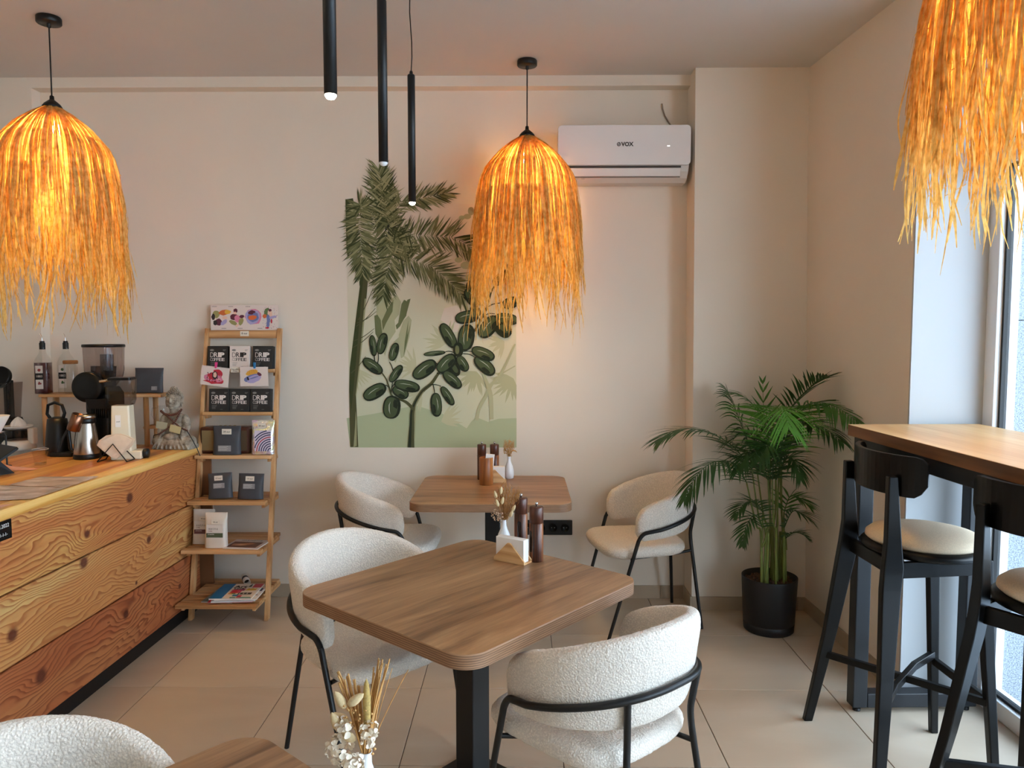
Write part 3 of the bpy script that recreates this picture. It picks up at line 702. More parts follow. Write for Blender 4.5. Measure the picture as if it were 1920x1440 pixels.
def bouquet(loc, lab, seed, kind):
    rnd = random.Random(seed); t = thing('dried_flower_bunch', lab, 'dried flowers', (loc[0], loc[1], loc[2] + .126), 0, 'dried flower bunches')
    def stem(p, r=.0009, m=None, nb=5):
        a = Vector((rnd.uniform(-.004, .004), rnd.uniform(-.004, .004), -.02)); b = Vector(p)
        c = a.lerp(b, .5) + Vector((rnd.uniform(-.006, .006), rnd.uniform(-.006, .006), .01)); m.tube(arc3(a, c, b, nb), r, 5)
    def tail(p, d, L=.026, r=.009):
        d = Vector(d).normalized(); q = d.to_track_quat('Z', 'Y').to_matrix().to_4x4()
        s = MB(); s.lathe([(0, 0), (r * .6, L * .08), (r, L * .3), (r * .95, L * .55), (r * .6, L * .85), (0, L)], 14, M=T(*p) @ q)
        obj('bunny_tail', s, M['bunny'], t)
    if kind == 'C':
        m = MB()
        for i in range(24):
            g = i % 4; x = {0: .028, 1: .034, 2: .020, 3: -.012}[g] + rnd.uniform(-.007, .007); z = {0: .155, 1: .150, 2: .14, 3: .12}[g] + rnd.uniform(-.012, .008)
            stem((x, rnd.uniform(-.012, .012), z), .0013, m)
        for i in range(10): stem((-.040 + rnd.uniform(-.012, .014), rnd.uniform(-.01, .01), .128 + rnd.uniform(-.014, .008)), .0015, m)
        for p in ((.072, .0, .140), (.070, .004, .136), (.045, 0, .142)): stem(p, .0007, m)
        o = obj('straw_stems', m, M['straw'], t); o['kind'] = 'stuff'
        for p, d in (((-.030, -.014, .080), (-.6, 0, 1)), ((-.026, -.016, .086), (.9, 0, .7)), ((-.042, -.01, .040), (-.35, 0, .9)), ((-.012, -.022, .030), (-1, 0, .55)), ((-.028, 0, .05), (-.8, .1, .3))): tail(p, d, .034, .0078)
        s = MB()
        s.lathe([(0, 0), (.006, .01), (.0068, .05), (.004, .075), (0, .085)], 12, M=T(.004, -.01, .045)); obj('seed_spike', s, nmat('greenish_seed_spike', rgb(176, 148, 86), .9, .2, 300, .5, 700), t)
        cl = ((-.040, -.018, .012, .024, 90), (-.018, -.024, -.010, .020, 60), (.010, -.022, .048, .016, 40), (-.044, -.01, .056, .011, 14), (.008, -.024, .030, .012, 22), (-.030, -.02, .045, .016, 24))
    else:
        m = MB()
        for i in range(46 if kind == 'A' else 40):
            a = rnd.uniform(-1, 1); x = (.045 * a + .012) if kind == 'A' else (.03 * a); z = rnd.uniform(.08, .15) * (1 - .25 * abs(a))
            if kind == 'B': z = rnd.uniform(.05, .105) * (1 - .2 * abs(a))
            stem((x, rnd.uniform(-.018, .018), z), .0007, m)
            p = Vector((x, 0, z))
            for k in range(4): q = p - Vector((0, 0, .010 * k)); m.tube([q, q + Vector((rnd.uniform(-.009, .009), rnd.uniform(-.006, .006), .012))], .0008, 4)
        o = obj('dried_grass', m, M['straw2'] if kind == 'A' else M['straw'], t); o['kind'] = 'stuff'
        if kind == 'A':
            for p, d in (((-.028, -.006, .082), (-.25, 0, 1)), ((-.012, -.01, .098), (.1, 0, 1)), ((-.020, -.014, .052), (-.3, 0, 1)), ((-.008, -.012, .060), (.2, 0, 1)), ((.030, -.01, .032), (.5, 0, 1)), ((.022, -.014, .012), (.4, 0, 1))): tail(p, d, .030, .0065)
            cl = ((-.026, -.014, .022, .024, 44), (-.014, -.018, .008, .016, 20))
        else:
            m = MB(); m.tube([(.005, 0, .02), (.022, -.002, .034), (.036, -.004, .032), (.046, -.006, .024)], [.001, .004, .004, .001], 8); obj('drooping_ear', m, M['straw'], t)
            cl = ((-.006, -.012, .035, .024, 40), (0, -.010, .075, .02, 26))
    m = MB()
    for cx, cy, cz, r, n in cl:
        for i in range(n):
            v = Vector((rnd.gauss(0, 1), rnd.gauss(0, 1), rnd.gauss(0, 1))).normalized(); p = Vector((cx, cy, cz)) + v * r * rnd.uniform(.75, 1)
            q = (v + Vector((rnd.uniform(-.5, .5), rnd.uniform(-.5, .5), rnd.uniform(-.5, .5)))).to_track_quat('Z', 'Y').to_matrix().to_4x4(); s = rnd.uniform(.0036, .0060) if kind == 'C' else rnd.uniform(.003, .005)
            ring = [(s * math.cos(k * PI / 4), s * math.sin(k * PI / 4) * .8, s * .25 * math.cos(k * PI / 2)) for k in range(8)]
            m.add([(0, 0, -s * .2)] + ring, [(0, k + 1, (k + 1) % 8 + 1) for k in range(8)], 0, True, T(*p) @ q)
    o = obj('dried_petals', m, M['petal'] if kind == 'C' else (M['hydra'] if kind == 'A' else M['straw']), t); o['kind'] = 'stuff'
    m = MB()
    for i in range(26 if kind == 'C' else 0):
        p = Vector((rnd.uniform(-.035, .015), -.012 + rnd.uniform(-.012, .01), rnd.uniform(.045, .095))); m.lathe([(0, -.0026), (.0024, 0), (0, .0026)], 6, M=T(*p))
    for p in ((.014, -.01, .020), (.016, -.008, .008), (.013, -.012, .002)): m.lathe([(0, -.003), (.003, 0), (0, .003)], 8, M=T(*p))
    o = obj('seed_balls', m, M['straw'], t); o['kind'] = 'stuff'
bouquet(VA, 'dried grasses with cream bunny tails in the vase on the central table', 5, 'A')
bouquet(VB, 'small golden dried flower bunch in the vase on the back table', 6, 'B')
bouquet(VC, 'dried straw and white petal bunch at the bottom edge, nearest the viewer', 7, 'C')
# ---------------------------------------------------------------- potted palm
PX, PY = 1.322, 3.925
pm = thing('potted_palm', 'green areca palm in a black pot in the corner beside the bar table', 'plant', (PX, PY, 0))
pot = obj('pot', MB().lathe([(0, 0), (.122, 0), (.128, .006), (.131, .045), (.1295, .047), (.1315, .050), (.143, .285), (.143, .290), (.138, .290), (.134, .262), (0, .255)], 56), mat('matte_black_plastic', rgb(17, 18, 22), .45), pm)
rnd = random.Random(4); m = MB()
for i in range(330):
    a = rnd.uniform(0, 2 * PI); r = .128 * math.sqrt(rnd.random()); s = rnd.uniform(.004, .009)
    m.lathe([(0, -s * .7), (s * .8, -s * .4), (s, 0), (s * .7, s * .5), (0, s * .7)], 6, M=T(r * math.cos(a), r * math.sin(a), .262 + rnd.uniform(-.003, .004)) @ R(rnd.uniform(0, 3), 'X'), smooth=False)
o = obj('clay_pebbles', m, nmat('brown_clay_pebbles', rgb(92, 64, 48), .9, .3, 60), pm); o['kind'] = 'stuff'
def leafm(name, c):
    m_ = mat(name, c, .5, spec=.3); N = NT(m_); co = N.coord(); N.l.new(N.ramp(N.noise(co, 9, 3), [(.3, [x * .75 for x in c[:3]]), (.7, [min(1, x * 1.2) for x in c[:3]])]), N.b.inputs['Base Color'])
    n, l = N.n, N.l; tr = n.new('ShaderNodeBsdfTranslucent'); tr.inputs[0].default_value = (c[0] * 1.3, c[1] * 1.4, c[2], 1); mx = n.new('ShaderNodeMixShader'); mx.inputs[0].default_value = .22
    l.new(N.b.outputs[0], mx.inputs[1]); l.new(tr.outputs[0], mx.inputs[2]); l.new(mx.outputs[0], n['Material Output'].inputs[0]); return m_
LM = [leafm('dark_palm_leaf', rgb(58, 90, 48)), leafm('palm_leaf', rgb(76, 120, 56)), leafm('bright_palm_leaf', rgb(96, 152, 60))]
STEM = nmat('palm_stem', rgb(112, 124, 56), .6, .2, 15)
def frond(pts, n, L, mt, base=None, width=.0062, drop=.35, fold=.35, stemr=.0028, flat=None, seed=0):
    rn = random.Random(seed + int(pts[0][0])); P_ = [at_y(*p) - Vector((PX, PY, 0)) for p in pts]
    cur = []
    def cr(p0, p1, p2, p3, t): return .5 * ((2 * p1) + (-p0 + p2) * t + (2 * p0 - 5 * p1 + 4 * p2 - p3) * t * t + (-p0 + 3 * p1 - 3 * p2 + p3) * t ** 3)
    for i in range(len(P_) - 1):
        a, b, c, d = P_[max(0, i - 1)], P_[i], P_[i + 1], P_[min(len(P_) - 1, i + 2)]
        for k in range(10): cur.append(cr(a, b, c, d, k / 10))
    cur.append(P_[-1]); N = len(cur); m = MB()
    m.tube(cur, [stemr * (1 - .75 * i / N) for i in range(N)], 6, 0)
    n = int(n * 1.35)
    for i in range(n):
        t = (i + .5) / n; f = t * (N - 1); k = min(int(f), N - 2); p = cur[k].lerp(cur[k + 1], f - k); tg = (cur[k + 1] - cur[k]).normalized()
        sd = tg.cross(Vector((0, 0, 1)) if flat is None else Vector(flat)); sd = sd.normalized() if sd.length > .05 else Vector((1, 0, 0)); up = sd.cross(tg).normalized()
        n0 = 0; ll = 1.28 * L * (math.sin(PI * min(1, .18 + t * .80)) ** .6) * rn.uniform(.85, 1.1); ang = (1.15 - .75 * t)
        for s in (-1, 1):
            d = (tg * math.cos(ang) + (sd * s + up * fold) .normalized() * math.sin(ang)).normalized(); d += Vector((rn.uniform(-.1, .1), rn.uniform(-.1, .1), rn.uniform(-.08, .08))); d.normalize()
            wv = d.cross(up).normalized(); q = p.copy(); vs = []; dd = d.copy(); K = 6
            for j in range(K + 1):
                u = j / K; w = width * (.35 + 1.9 * u) if u < .33 else width * (1 - ((u - .33) / .67) ** 1.6)
                w = max(w, .0004); vs += [q - wv * w, q + wv * w]
                dd = (dd + Vector((0, 0, -drop / K))).normalized(); q = q + dd * (ll / K)
            m.add(vs, [(2 * j, 2 * j + 1, 2 * j + 3, 2 * j + 2) for j in range(K)], 0, True)
    return obj('frond', m, mt, pm)
def pstem(pts, r0=.0068, r1=.0035):
    P_ = [at_y(*p) - Vector((PX, PY, 0)) for p in pts]; P_[0].z = .25; cur = []
    for i in range(len(P_) - 1):
        a, b, c, d = P_[max(0, i - 1)], P_[i], P_[i + 1], P_[min(len(P_) - 1, i + 2)]
        for k in range(8): t = k / 8; cur.append(.5 * ((2 * b) + (-a + c) * t + (2 * a - 5 * b + 4 * c - d) * t * t + (-a + 3 * b - 3 * c + d) * t ** 3))
    cur.append(P_[-1]); N = len(cur); obj('stem', MB().tube(cur, [r0 + (r1 - r0) * i / N for i in range(N)], 8), STEM, pm)
FR = [ # (control points px,py,Y), leaflets, length, material, kwargs
 ([(1410, 880, 3.90), (1372, 835, 3.86), (1320, 808, 3.82), (1270, 806, 3.78), (1234, 826, 3.74)], 26, .20, 0, dict(drop=.5, fold=.15)),
 ([(1400, 905, 3.90), (1375, 868, 3.84), (1335, 868, 3.76), (1303, 896, 3.70), (1284, 936, 3.66)], 24, .17, 0, dict(drop=.7, fold=.05)),
 ([(1418, 870, 3.95), (1396, 812, 3.97), (1376, 762, 4.0), (1361, 729, 4.02)], 16, .17, 0, dict(drop=1.2, fold=.1)),
 ([(1455, 850, 3.92), (1458, 790, 3.90), (1464, 762, 3.80), (1472, 768, 3.66), (1478, 800, 3.56)], 34, .27, 2, dict(drop=.55, fold=-.05, width=.0048)),
 ([(1462, 850, 3.95), (1480, 790, 3.90), (1520, 756, 3.80), (1565, 762, 3.66), (1610, 792, 3.46)], 28, .20, 1, dict(drop=.7, fold=.1)),
 ([(1460, 840, 4.0), (1478, 775, 4.0), (1506, 738, 3.92), (1532, 716, 3.82), (1550, 706, 3.72)], 22, .14, 0, dict(drop=.3, fold=.4)),
 ([(1440, 880, 3.95), (1440, 820, 4.0), (1432, 770, 4.05), (1430, 714, 4.08)], 8, .10, 1, dict(drop=.1, fold=.6)),
 ([(1445, 860, 3.95), (1436, 800, 4.0), (1405, 752, 4.02), (1370, 735, 4.02)], 20, .15, 1, dict(drop=.8, fold=.2)),
 ([(1440, 900, 3.90), (1420, 860, 3.84), (1400, 850, 3.78), (1385, 880, 3.72)], 20, .16, 0, dict(drop=.8)),
 ([(1448, 900, 3.86), (1450, 850, 3.80), (1440, 835, 3.72), (1425, 860, 3.66)], 20, .17, 0, dict(drop=.8)),
 ([(1440, 880, 3.98), (1420, 830, 4.02), (1395, 815, 4.06), (1360, 830, 4.08)], 18, .16, 0, dict(drop=.7)),
 ([(1465, 860, 3.98), (1500, 800, 3.88), (1540, 800, 3.74), (1580, 830, 3.58)], 20, .16, 0, dict(drop=.9)),
 ([(1430, 960, 3.88), (1415, 940, 3.84), (1395, 945, 3.80), (1378, 968, 3.76)], 14, .10, 0, dict(drop=.5)),
 ([(1430, 990, 3.86), (1415, 965, 3.80), (1398, 990, 3.74), (1392, 1020, 3.72)], 12, .09, 0, dict(drop=.5)),
 ([(1470, 990, 3.88), (1485, 960, 3.86), (1502, 962, 3.82), (1524, 980, 3.80)], 14, .10, 0, dict(drop=.5)),
 ([(1472, 1010, 3.9), (1486, 1000, 3.86), (1500, 1000, 3.84), (1516, 1010, 3.82)], 12, .07, 0, dict(drop=.4)),
 ([(1470, 960, 3.95), (1482, 930, 3.98), (1500, 935, 3.94), (1520, 950, 3.9)], 12, .10, 1, dict(drop=.4)),
 ([(1455, 900, 3.9), (1475, 860, 3.86), (1490, 865, 3.8), (1500, 895, 3.76)], 18, .13, 0, dict(drop=.8)),
]
for i, (pts, n, L, mi, kw) in enumerate(FR):
    frond(pts, n, L, LM[mi], seed=i, **kw)
for i, (bx, tx_, ty_, by) in enumerate([(1432, 1410, 880, 3.90), (1430, 1400, 905, 3.88), (1438, 1418, 870, 3.95), (1452, 1455, 850, 3.92), (1460, 1462, 850, 3.95), (1466, 1460, 840, 4.0), (1445, 1440, 880, 3.95), (1448, 1445, 860, 3.94),
    (1440, 1440, 900, 3.90), (1455, 1448, 900, 3.86), (1468, 1465, 860, 3.98), (1428, 1430, 960, 3.88), (1470, 1470, 990, 3.88), (1474, 1472, 1000, 3.9), (1458, 1455, 900, 3.9), (1436, 1430, 990, 3.86), (1464, 1470, 960, 3.95)]):
    rr = random.Random(i); pstem([(bx, 1082, by), (bx + rr.uniform(-5, 5), 1000, by), ((bx + tx_) / 2 + rr.uniform(-4, 4), (1082 + ty_) / 2 - 10, by), (tx_, ty_, FR[0][0][0][2] if False else by)])
# ---------------------------------------------------------------- painted mural on the back wall
def _muralbg():
    m = mat('mural_background_paint', rgb(200, 196, 168), .9, spec=.2); N = NT(m); co = N.coord(); sx = N('SeparateXYZ'); N.l.new(co, sx.inputs[0])
    f = N.math('ADD', N.math('DIVIDE', N.math('SUBTRACT', sx.outputs['Z'], .90), 1.45), N.math('MULTIPLY', N.math('SUBTRACT', N.noise(co, 3, 3), .5), .12))
    N.l.new(N.ramp(f, [(0, rgb(196, 200, 170)), (.3, rgb(206, 204, 176)), (.55, rgb(212, 208, 182)), (.72, rgb(222, 212, 194)), (.86, rgb(226, 212, 198))]), N.b.inputs['Base Color']); return m
def paint(name, r, g, b): return mat(name, rgb(r, g, b), .9, spec=.2)
MM = [_muralbg(), paint('mural_sage_hill', 176, 184, 148), paint('mural_pale_leaf', 192, 190, 154), paint('mural_mid_leaf', 178, 178, 142), paint('mural_dark_outline', 44, 50, 38), paint('mural_leaf_green', 78, 90, 62), paint('mural_highlight', 178, 184, 164),
      paint('mural_palm_dark', 66, 72, 44), paint('mural_palm_mid', 114, 116, 80), paint('mural_palm_light', 158, 156, 118), paint('mural_trunk', 84, 84, 56), paint('mural_cream_patch', 224, 212, 198), paint('mural_shadow_leaf', 112, 118, 82)]
mural = MB(); _lay = [0]
XL0, XR0 = 648, 968.5
def mp(x, y, k=0): v = at_y(x, y, YB); return (v.x, YB - .0012 - k, v.z)
def poly(pts, mi, step=True, clip=True, k=None):
    if step: _lay[0] += 1
    k = (.00005 * _lay[0]) if k is None else k; e = at_y(XR0, 700, YB).x
    P_ = [mp(x, y, k) for x, y in pts]
    if clip: P_ = [(min(p[0], e), p[1], p[2]) for p in P_]
    mural.add(P_, [tuple(range(len(P_)))], mi)
rnd = random.Random(11)
poly([(648, 375), (967, 385), (968.5, 839), (657, 839)], 0)
poly([(650, 784), (700, 776), (780, 760), (830, 776), (875, 803), (884, 790), (893, 782), (915, 791), (935, 785), (969, 784), (969, 839), (657, 839)], 1)
poly([(833, 578), (856, 573), (872, 585), (864, 600), (858, 622), (842, 624), (838, 608), (826, 600)], 11)
_bk = [.0002, .0010]
def blade(x, y, a, L, w, mi):
    kk = _bk[0] + rnd.random() * _bk[1]
    c, s = math.cos(a), math.sin(a); px, py = -s, c; bend = rnd.uniform(-.12, .12) * L
    q = lambda t, o: (x + c * L * t + px * (o + bend * t * t), y + s * L * t + py * (o + bend * t * t))
    poly([q(0, -w * .3), q(.35, -w), q(.7, -w * .75), q(1, 0), q(.7, w * .75), q(.35, w), q(0, w * .3)], mi, k=kk)
def fan(cx, cy, a0, a1, n, L, w, mi):
    _lay[0] += 1
    for i in range(n): blade(cx, cy, math.radians(a0 + (a1 - a0) * i / (n - 1)), L * rnd.uniform(.75, 1.05), w, mi)
fan(838, 642, 150, 290, 11, 48, 3.0, 2); fan(893, 697, 60, 175, 11, 46, 3.2, 3); fan(962, 710, 70, 200, 11, 52, 3.4, 3); fan(828, 790, -60, 20, 8, 44, 2.8, 2)
fan(790, 735, 90, 190, 8, 40, 2.6, 2); fan(945, 640, 100, 200, 8, 34, 2.8, 2); fan(660, 690, 20, 80, 7, 44, 2.6, 2); fan(780, 690, 150, 260, 8, 40, 2.6, 2)
def stroke(pts, ws, mi, N=6):
    sm = []; W_ = []
    for i in range(len(pts) - 1):
        p0, p1, p2, p3 = pts[max(0, i - 1)], pts[i], pts[i + 1], pts[min(len(pts) - 1, i + 2)]
        for k in range(N):
            t = k / N; sm.append(tuple(.5 * (2 * b + (-a + c) * t + (2 * a - 5 * b + 4 * c - d) * t * t + (-a + 3 * b - 3 * c + d) * t ** 3) for a, b, c, d in zip(p0, p1, p2, p3))); W_.append(ws[i] + (ws[i + 1] - ws[i]) * t)
    sm.append(pts[-1]); W_.append(ws[-1]); L_, R_ = [], []
    for i, p in enumerate(sm):
        a, b = sm[max(0, i - 1)], sm[min(len(sm) - 1, i + 1)]; dx, dy = b[0] - a[0], b[1] - a[1]; l = math.hypot(dx, dy) or 1
        nx, ny = -dy / l * W_[i] / 2, dx / l * W_[i] / 2; L_.append((p[0] + nx, p[1] + ny)); R_.append((p[0] - nx, p[1] - ny))
    _lay[0] += 1
    for i in range(len(sm) - 1): poly([L_[i], L_[i + 1], R_[i + 1], R_[i]], mi, step=False)
stroke([(894, 788), (899, 765), (912, 741), (921, 722), (940, 700), (966, 645)], [6, 6, 7, 6, 5, 3], 3)
stroke([(922, 786), (920, 741), (912, 715), (905, 698)], [7, 8, 6, 4], 3); stroke([(938, 702), (966, 686)], [3, 2], 3)
_lay[0] = 26
for pts, mi in (([(706, 560), (716, 540), (728, 545), (735, 560), (744, 552), (752, 566), (748, 590), (740, 600), (742, 622), (730, 640), (722, 668), (716, 650), (712, 620), (706, 600)], 3),
                ([(702, 592), (708, 590), (714, 600), (717, 625), (712, 640), (704, 626)], 12), ([(716, 602), (726, 580), (738, 562), (736, 584), (724, 606), (718, 620)], 12),
                ([(742, 610), (752, 600), (764, 562), (770, 560), (762, 590), (750, 612), (744, 618)], 12), ([(748, 628), (756, 602), (766, 592), (772, 600), (768, 632), (758, 668), (752, 672), (748, 650)], 3),
                ([(764, 640), (770, 606), (764, 628), (766, 600), (759, 640), (757, 668)], 12), ([(740, 640), (748, 632), (752, 650), (742, 680), (734, 672)], 3), ([(753, 570), (758, 562), (765, 566), (762, 592), (752, 606), (746, 610)], 12)):
    poly([(x, y) for x, y in pts], mi)
_lay[0] = 36
poly([(682, 480), (694, 480), (688, 552), (682, 610), (676, 680), (668, 745), (672, 838), (657, 838), (655, 730), (656, 690), (664, 625)], 10)
poly([(682, 480), (686, 480), (678, 552), (671, 640), (663, 730), (659, 770), (655, 730), (656, 690), (664, 625)], 7)
poly([(684, 560), (687, 560), (680, 640), (672, 715), (668, 745), (667, 740), (674, 680)], 9)
poly([(667, 770), (669, 790), (669, 836), (663, 838), (666, 800)], 9)
for a, b in (((706, 584), (669, 606)), ((704, 578), (668, 612)), ((702, 616), (662, 640)), ((700, 622), (661, 652)), ((686, 668), (658, 700)), ((700, 540), (672, 600))): stroke([a, ((a[0] + b[0]) / 2, (a[1] + b[1]) / 2 + 3), b], [.8, 1.4, 1.6], 10, 3)
_lay[0] = 46; _bk[:] = [.0024, .0016]
poly([(648, 374), (662, 372), (668, 400), (668, 440), (660, 470), (652, 482), (650, 470)], 7)
def pfrond(pts, L, n, w=1.9, a0=68, a1=30, dens=2, jit=.16):
    cum = [0]
    for p, q in zip(pts, pts[1:]): cum.append(cum[-1] + math.hypot(q[0] - p[0], q[1] - p[1]))
    for layer in range(dens):
        for i in range(n):
            t = (i + rnd.random()) / n; d = t * cum[-1]; k = max(j for j in range(len(pts) - 1) if cum[j] <= d + 1e-9); u = (d - cum[k]) / (cum[k + 1] - cum[k]); p, q = pts[k], pts[k + 1]
            x, y = p[0] + (q[0] - p[0]) * u, p[1] + (q[1] - p[1]) * u; an = math.atan2(q[1] - p[1], q[0] - p[0]); op = math.radians(a0 + (a1 - a0) * t)
            for s in (-1, 1):
                if rnd.random() < .06: continue
                ll = 1.3 * L * (.55 + .55 * math.sin(PI * min(1, .15 + .75 * t))) * rnd.uniform(.75, 1.15) * (1 - .12 * layer)
                mi = rnd.choice([7, 7, 8, 8, 8, 9] if layer < dens - 1 else [7, 8, 8, 9, 9])
                blade(x, y, an + s * op * rnd.uniform(.85, 1.15) + rnd.uniform(-jit, jit), ll, w * rnd.uniform(.6, 1), mi)

pfrond([(728, 440), (735, 480), (723, 520), (719, 555)], 30, 40, dens=3); pfrond([(730, 430), (724, 400), (713, 330), (710, 316)], 31, 44, dens=3)
pfrond([(716, 335), (714, 360), (722, 410), (724, 470)], 26, 40, dens=2, a0=50, a1=40); pfrond([(676, 388), (674, 420), (678, 470), (680, 512)], 30, 38, a0=80, a1=28, dens=3)
for i in range(60): blade(676 + rnd.uniform(-3, 3), 386 + rnd.uniform(-4, 4), rnd.uniform(0, 2 * PI), rnd.uniform(22, 34), rnd.uniform(1, 1.9), rnd.choice([7, 8, 8, 9]))
pfrond([(738, 400), (752, 378), (800, 370), (838, 362)], 28, 30, a0=55, a1=22, dens=2); pfrond([(742, 440), (800, 442), (850, 445), (880, 462), (903, 500)], 34, 42, a0=75, a1=25, dens=2)
pfrond([(740, 478), (770, 486), (810, 500), (845, 530), (872, 562)], 34, 42, a0=70, a1=22, dens=2); pfrond([(736, 440), (752, 455), (766, 470)], 26, 26, a0=80, a1=30, dens=2)
for i in range(70): blade(736 + rnd.uniform(-10, 12), 430 + rnd.uniform(-14, 14), rnd.uniform(-1.2, 2.2), rnd.uniform(16, 34), rnd.uniform(1, 1.8), rnd.choice([4, 7, 7, 8]))
for cx, cy, w_, h_, a in ((885, 400, 5, 8, 10), (878, 410, 6, 5, 30), (868, 412, 5, 4, 0), (876, 500, 9, 7, 10), (884, 522, 8, 6, 20), (862, 490, 6, 5, 0)):
    poly([(cx + w_ * math.cos(q) * 1.2, cy + h_ * math.sin(q)) for q in [k * PI / 6 for k in range(12)]], 3)
_lay[0] = 84
CR = lambda x, y: (650 + x * .2013, 560 + y * .2013)
stroke([CR(600, 1385), CR(608, 1180), CR(620, 1020), CR(700, 870), CR(790, 790), CR(860, 690), CR(985, 510)], [13, 9, 8, 7, 6, 5, 3], 10)
stroke([CR(588, 1385), CR(598, 1180), CR(612, 1030), CR(690, 880), CR(780, 800)], [5, 4, 3, 2, 1.5], 4); stroke([CR(632, 1300), CR(638, 1100), CR(650, 980), CR(720, 865)], [1.5, 1.5, 1.3, 1], 9)
stroke([CR(625, 1030), CR(560, 965), CR(490, 935), CR(425, 905), CR(395, 820), CR(370, 750), CR(330, 690)], [6, 5, 4, 3.5, 3, 2.5, 2], 10)
stroke([CR(1050, 480), CR(1190, 300), CR(1290, 120), CR(1330, 0), (925, 540), (948, 518)], [3.5, 4, 3.5, 3, 3, 2], 10)
for a, b, c in (((265, 600), (262, 560), (258, 520)), ((290, 600), (298, 560), (296, 510)), ((437, 680), (420, 625), (400, 590)), ((415, 880), (425, 800), (430, 770)), ((400, 830), (370, 806), (345, 812)), ((420, 830), (440, 800), (470, 790)), ((780, 800), (830, 800), (880, 815)), ((805, 800), (818, 850), (820, 880)),
                ((840, 690), (860, 700), (900, 700)), ((1000, 500), (950, 490), (915, 498)), ((1080, 492), (1120, 488), (1165, 492)), ((1085, 512), (1150, 520), (1200, 550)), ((1270, 175), (1320, 140), (1380, 142)), ((1310, 80), (1370, 50), (1450, 38)), ((1280, 120), (1290, 80), (1240, 45)), ((1225, 240), (1240, 200), (1225, 160)), ((820, 600), (835, 600), (850, 610))):
    stroke([CR(*a), CR(*b), CR(*c)], [1.6, 1.6, 1.4], 4, 3)
def leaf(cx, cy, L, w_, a, dark=0, raw=False):
    x0, y0 = (cx, cy) if raw else CR(cx, cy); L *= .2013 / 2; w_ *= .2013 / 2
    a = -math.radians(a); c, s = math.cos(a), math.sin(a)
    q = lambda u, v: (x0 + c * u * L - s * v * w_, y0 + s * u * L + c * v * w_)
    el = lambda ku, kv, ou, ov, n=22: [q(ou + ku * math.copysign(abs(math.cos(t)) ** .82, math.cos(t)), ov + kv * math.copysign(abs(math.sin(t)) ** .9, math.sin(t))) for t in [2 * PI * i / n for i in range(n)]]
    global LI; LI += 1; _lay[0] = 110 + 5 * (LI % 11)
    poly(el(1, 1, 0, 0), 4)
    if not dark:
        poly(el(.88, .76, -.03, -.08), 5)
        poly([q(.05, .16), q(.45, .10), q(.72, .22), q(.62, .50), q(.2, .66), q(-.1, .60)], 4)
        poly([q(-.62, -.10), q(-.3, -.30), q(.15, -.36), q(.5, -.20), q(.15, -.27), q(-.28, -.20)], 6)
    else: poly(el(.6, .4, 0, -.2), 12 if dark == 2 else 5)
LI = 0
for l in ((1000, 655, 150, 100, -60, 1), (1200, 115, 120, 90, -60, 1), (1460, 290, 170, 130, -40, 1), (248, 438, 200, 66, -83), (333, 418, 205, 92, 76), (443, 495, 175, 82, 74), (245, 628, 220, 105, -36), (462, 698, 190, 78, 55), (265, 868, 235, 130, 30), (565, 812, 245, 108, -12), (503, 872, 165, 105, -30), (422, 1010, 215, 165, 84), (728, 660, 255, 135, 36), (820, 510, 205, 46, 6), (948, 345, 260, 112, -60), (1115, 360, 250, 155, 82),
          (932, 603, 220, 130, 44), (1080, 605, 165, 95, -58), (1040, 475, 135, 95, 92, 2), (985, 755, 220, 105, -42), (1272, 512, 230, 112, -22), (1285, 625, 240, 125, -42), (835, 988, 225, 108, -86), (940, 905, 205, 78, -57), (1122, 172, 225, 122, 10), (1490, 190, 225, 110, -8), (1325, 262, 245, 145, 50), (1530, 40, 165, 108, 18)): leaf(*l)
leaf(889, 541, 170, 120, -50, 1, True); leaf(884, 557, 180, 115, -60, 0, True); leaf(960, 503, 230, 110, 62, 1, True); leaf(940, 522, 190, 100, 35, 1, True)
mo = obj('wall_mural', mural, MM); tag(mo, 'painted mural of a palm and rubber plant on pale green, back wall', 'mural')
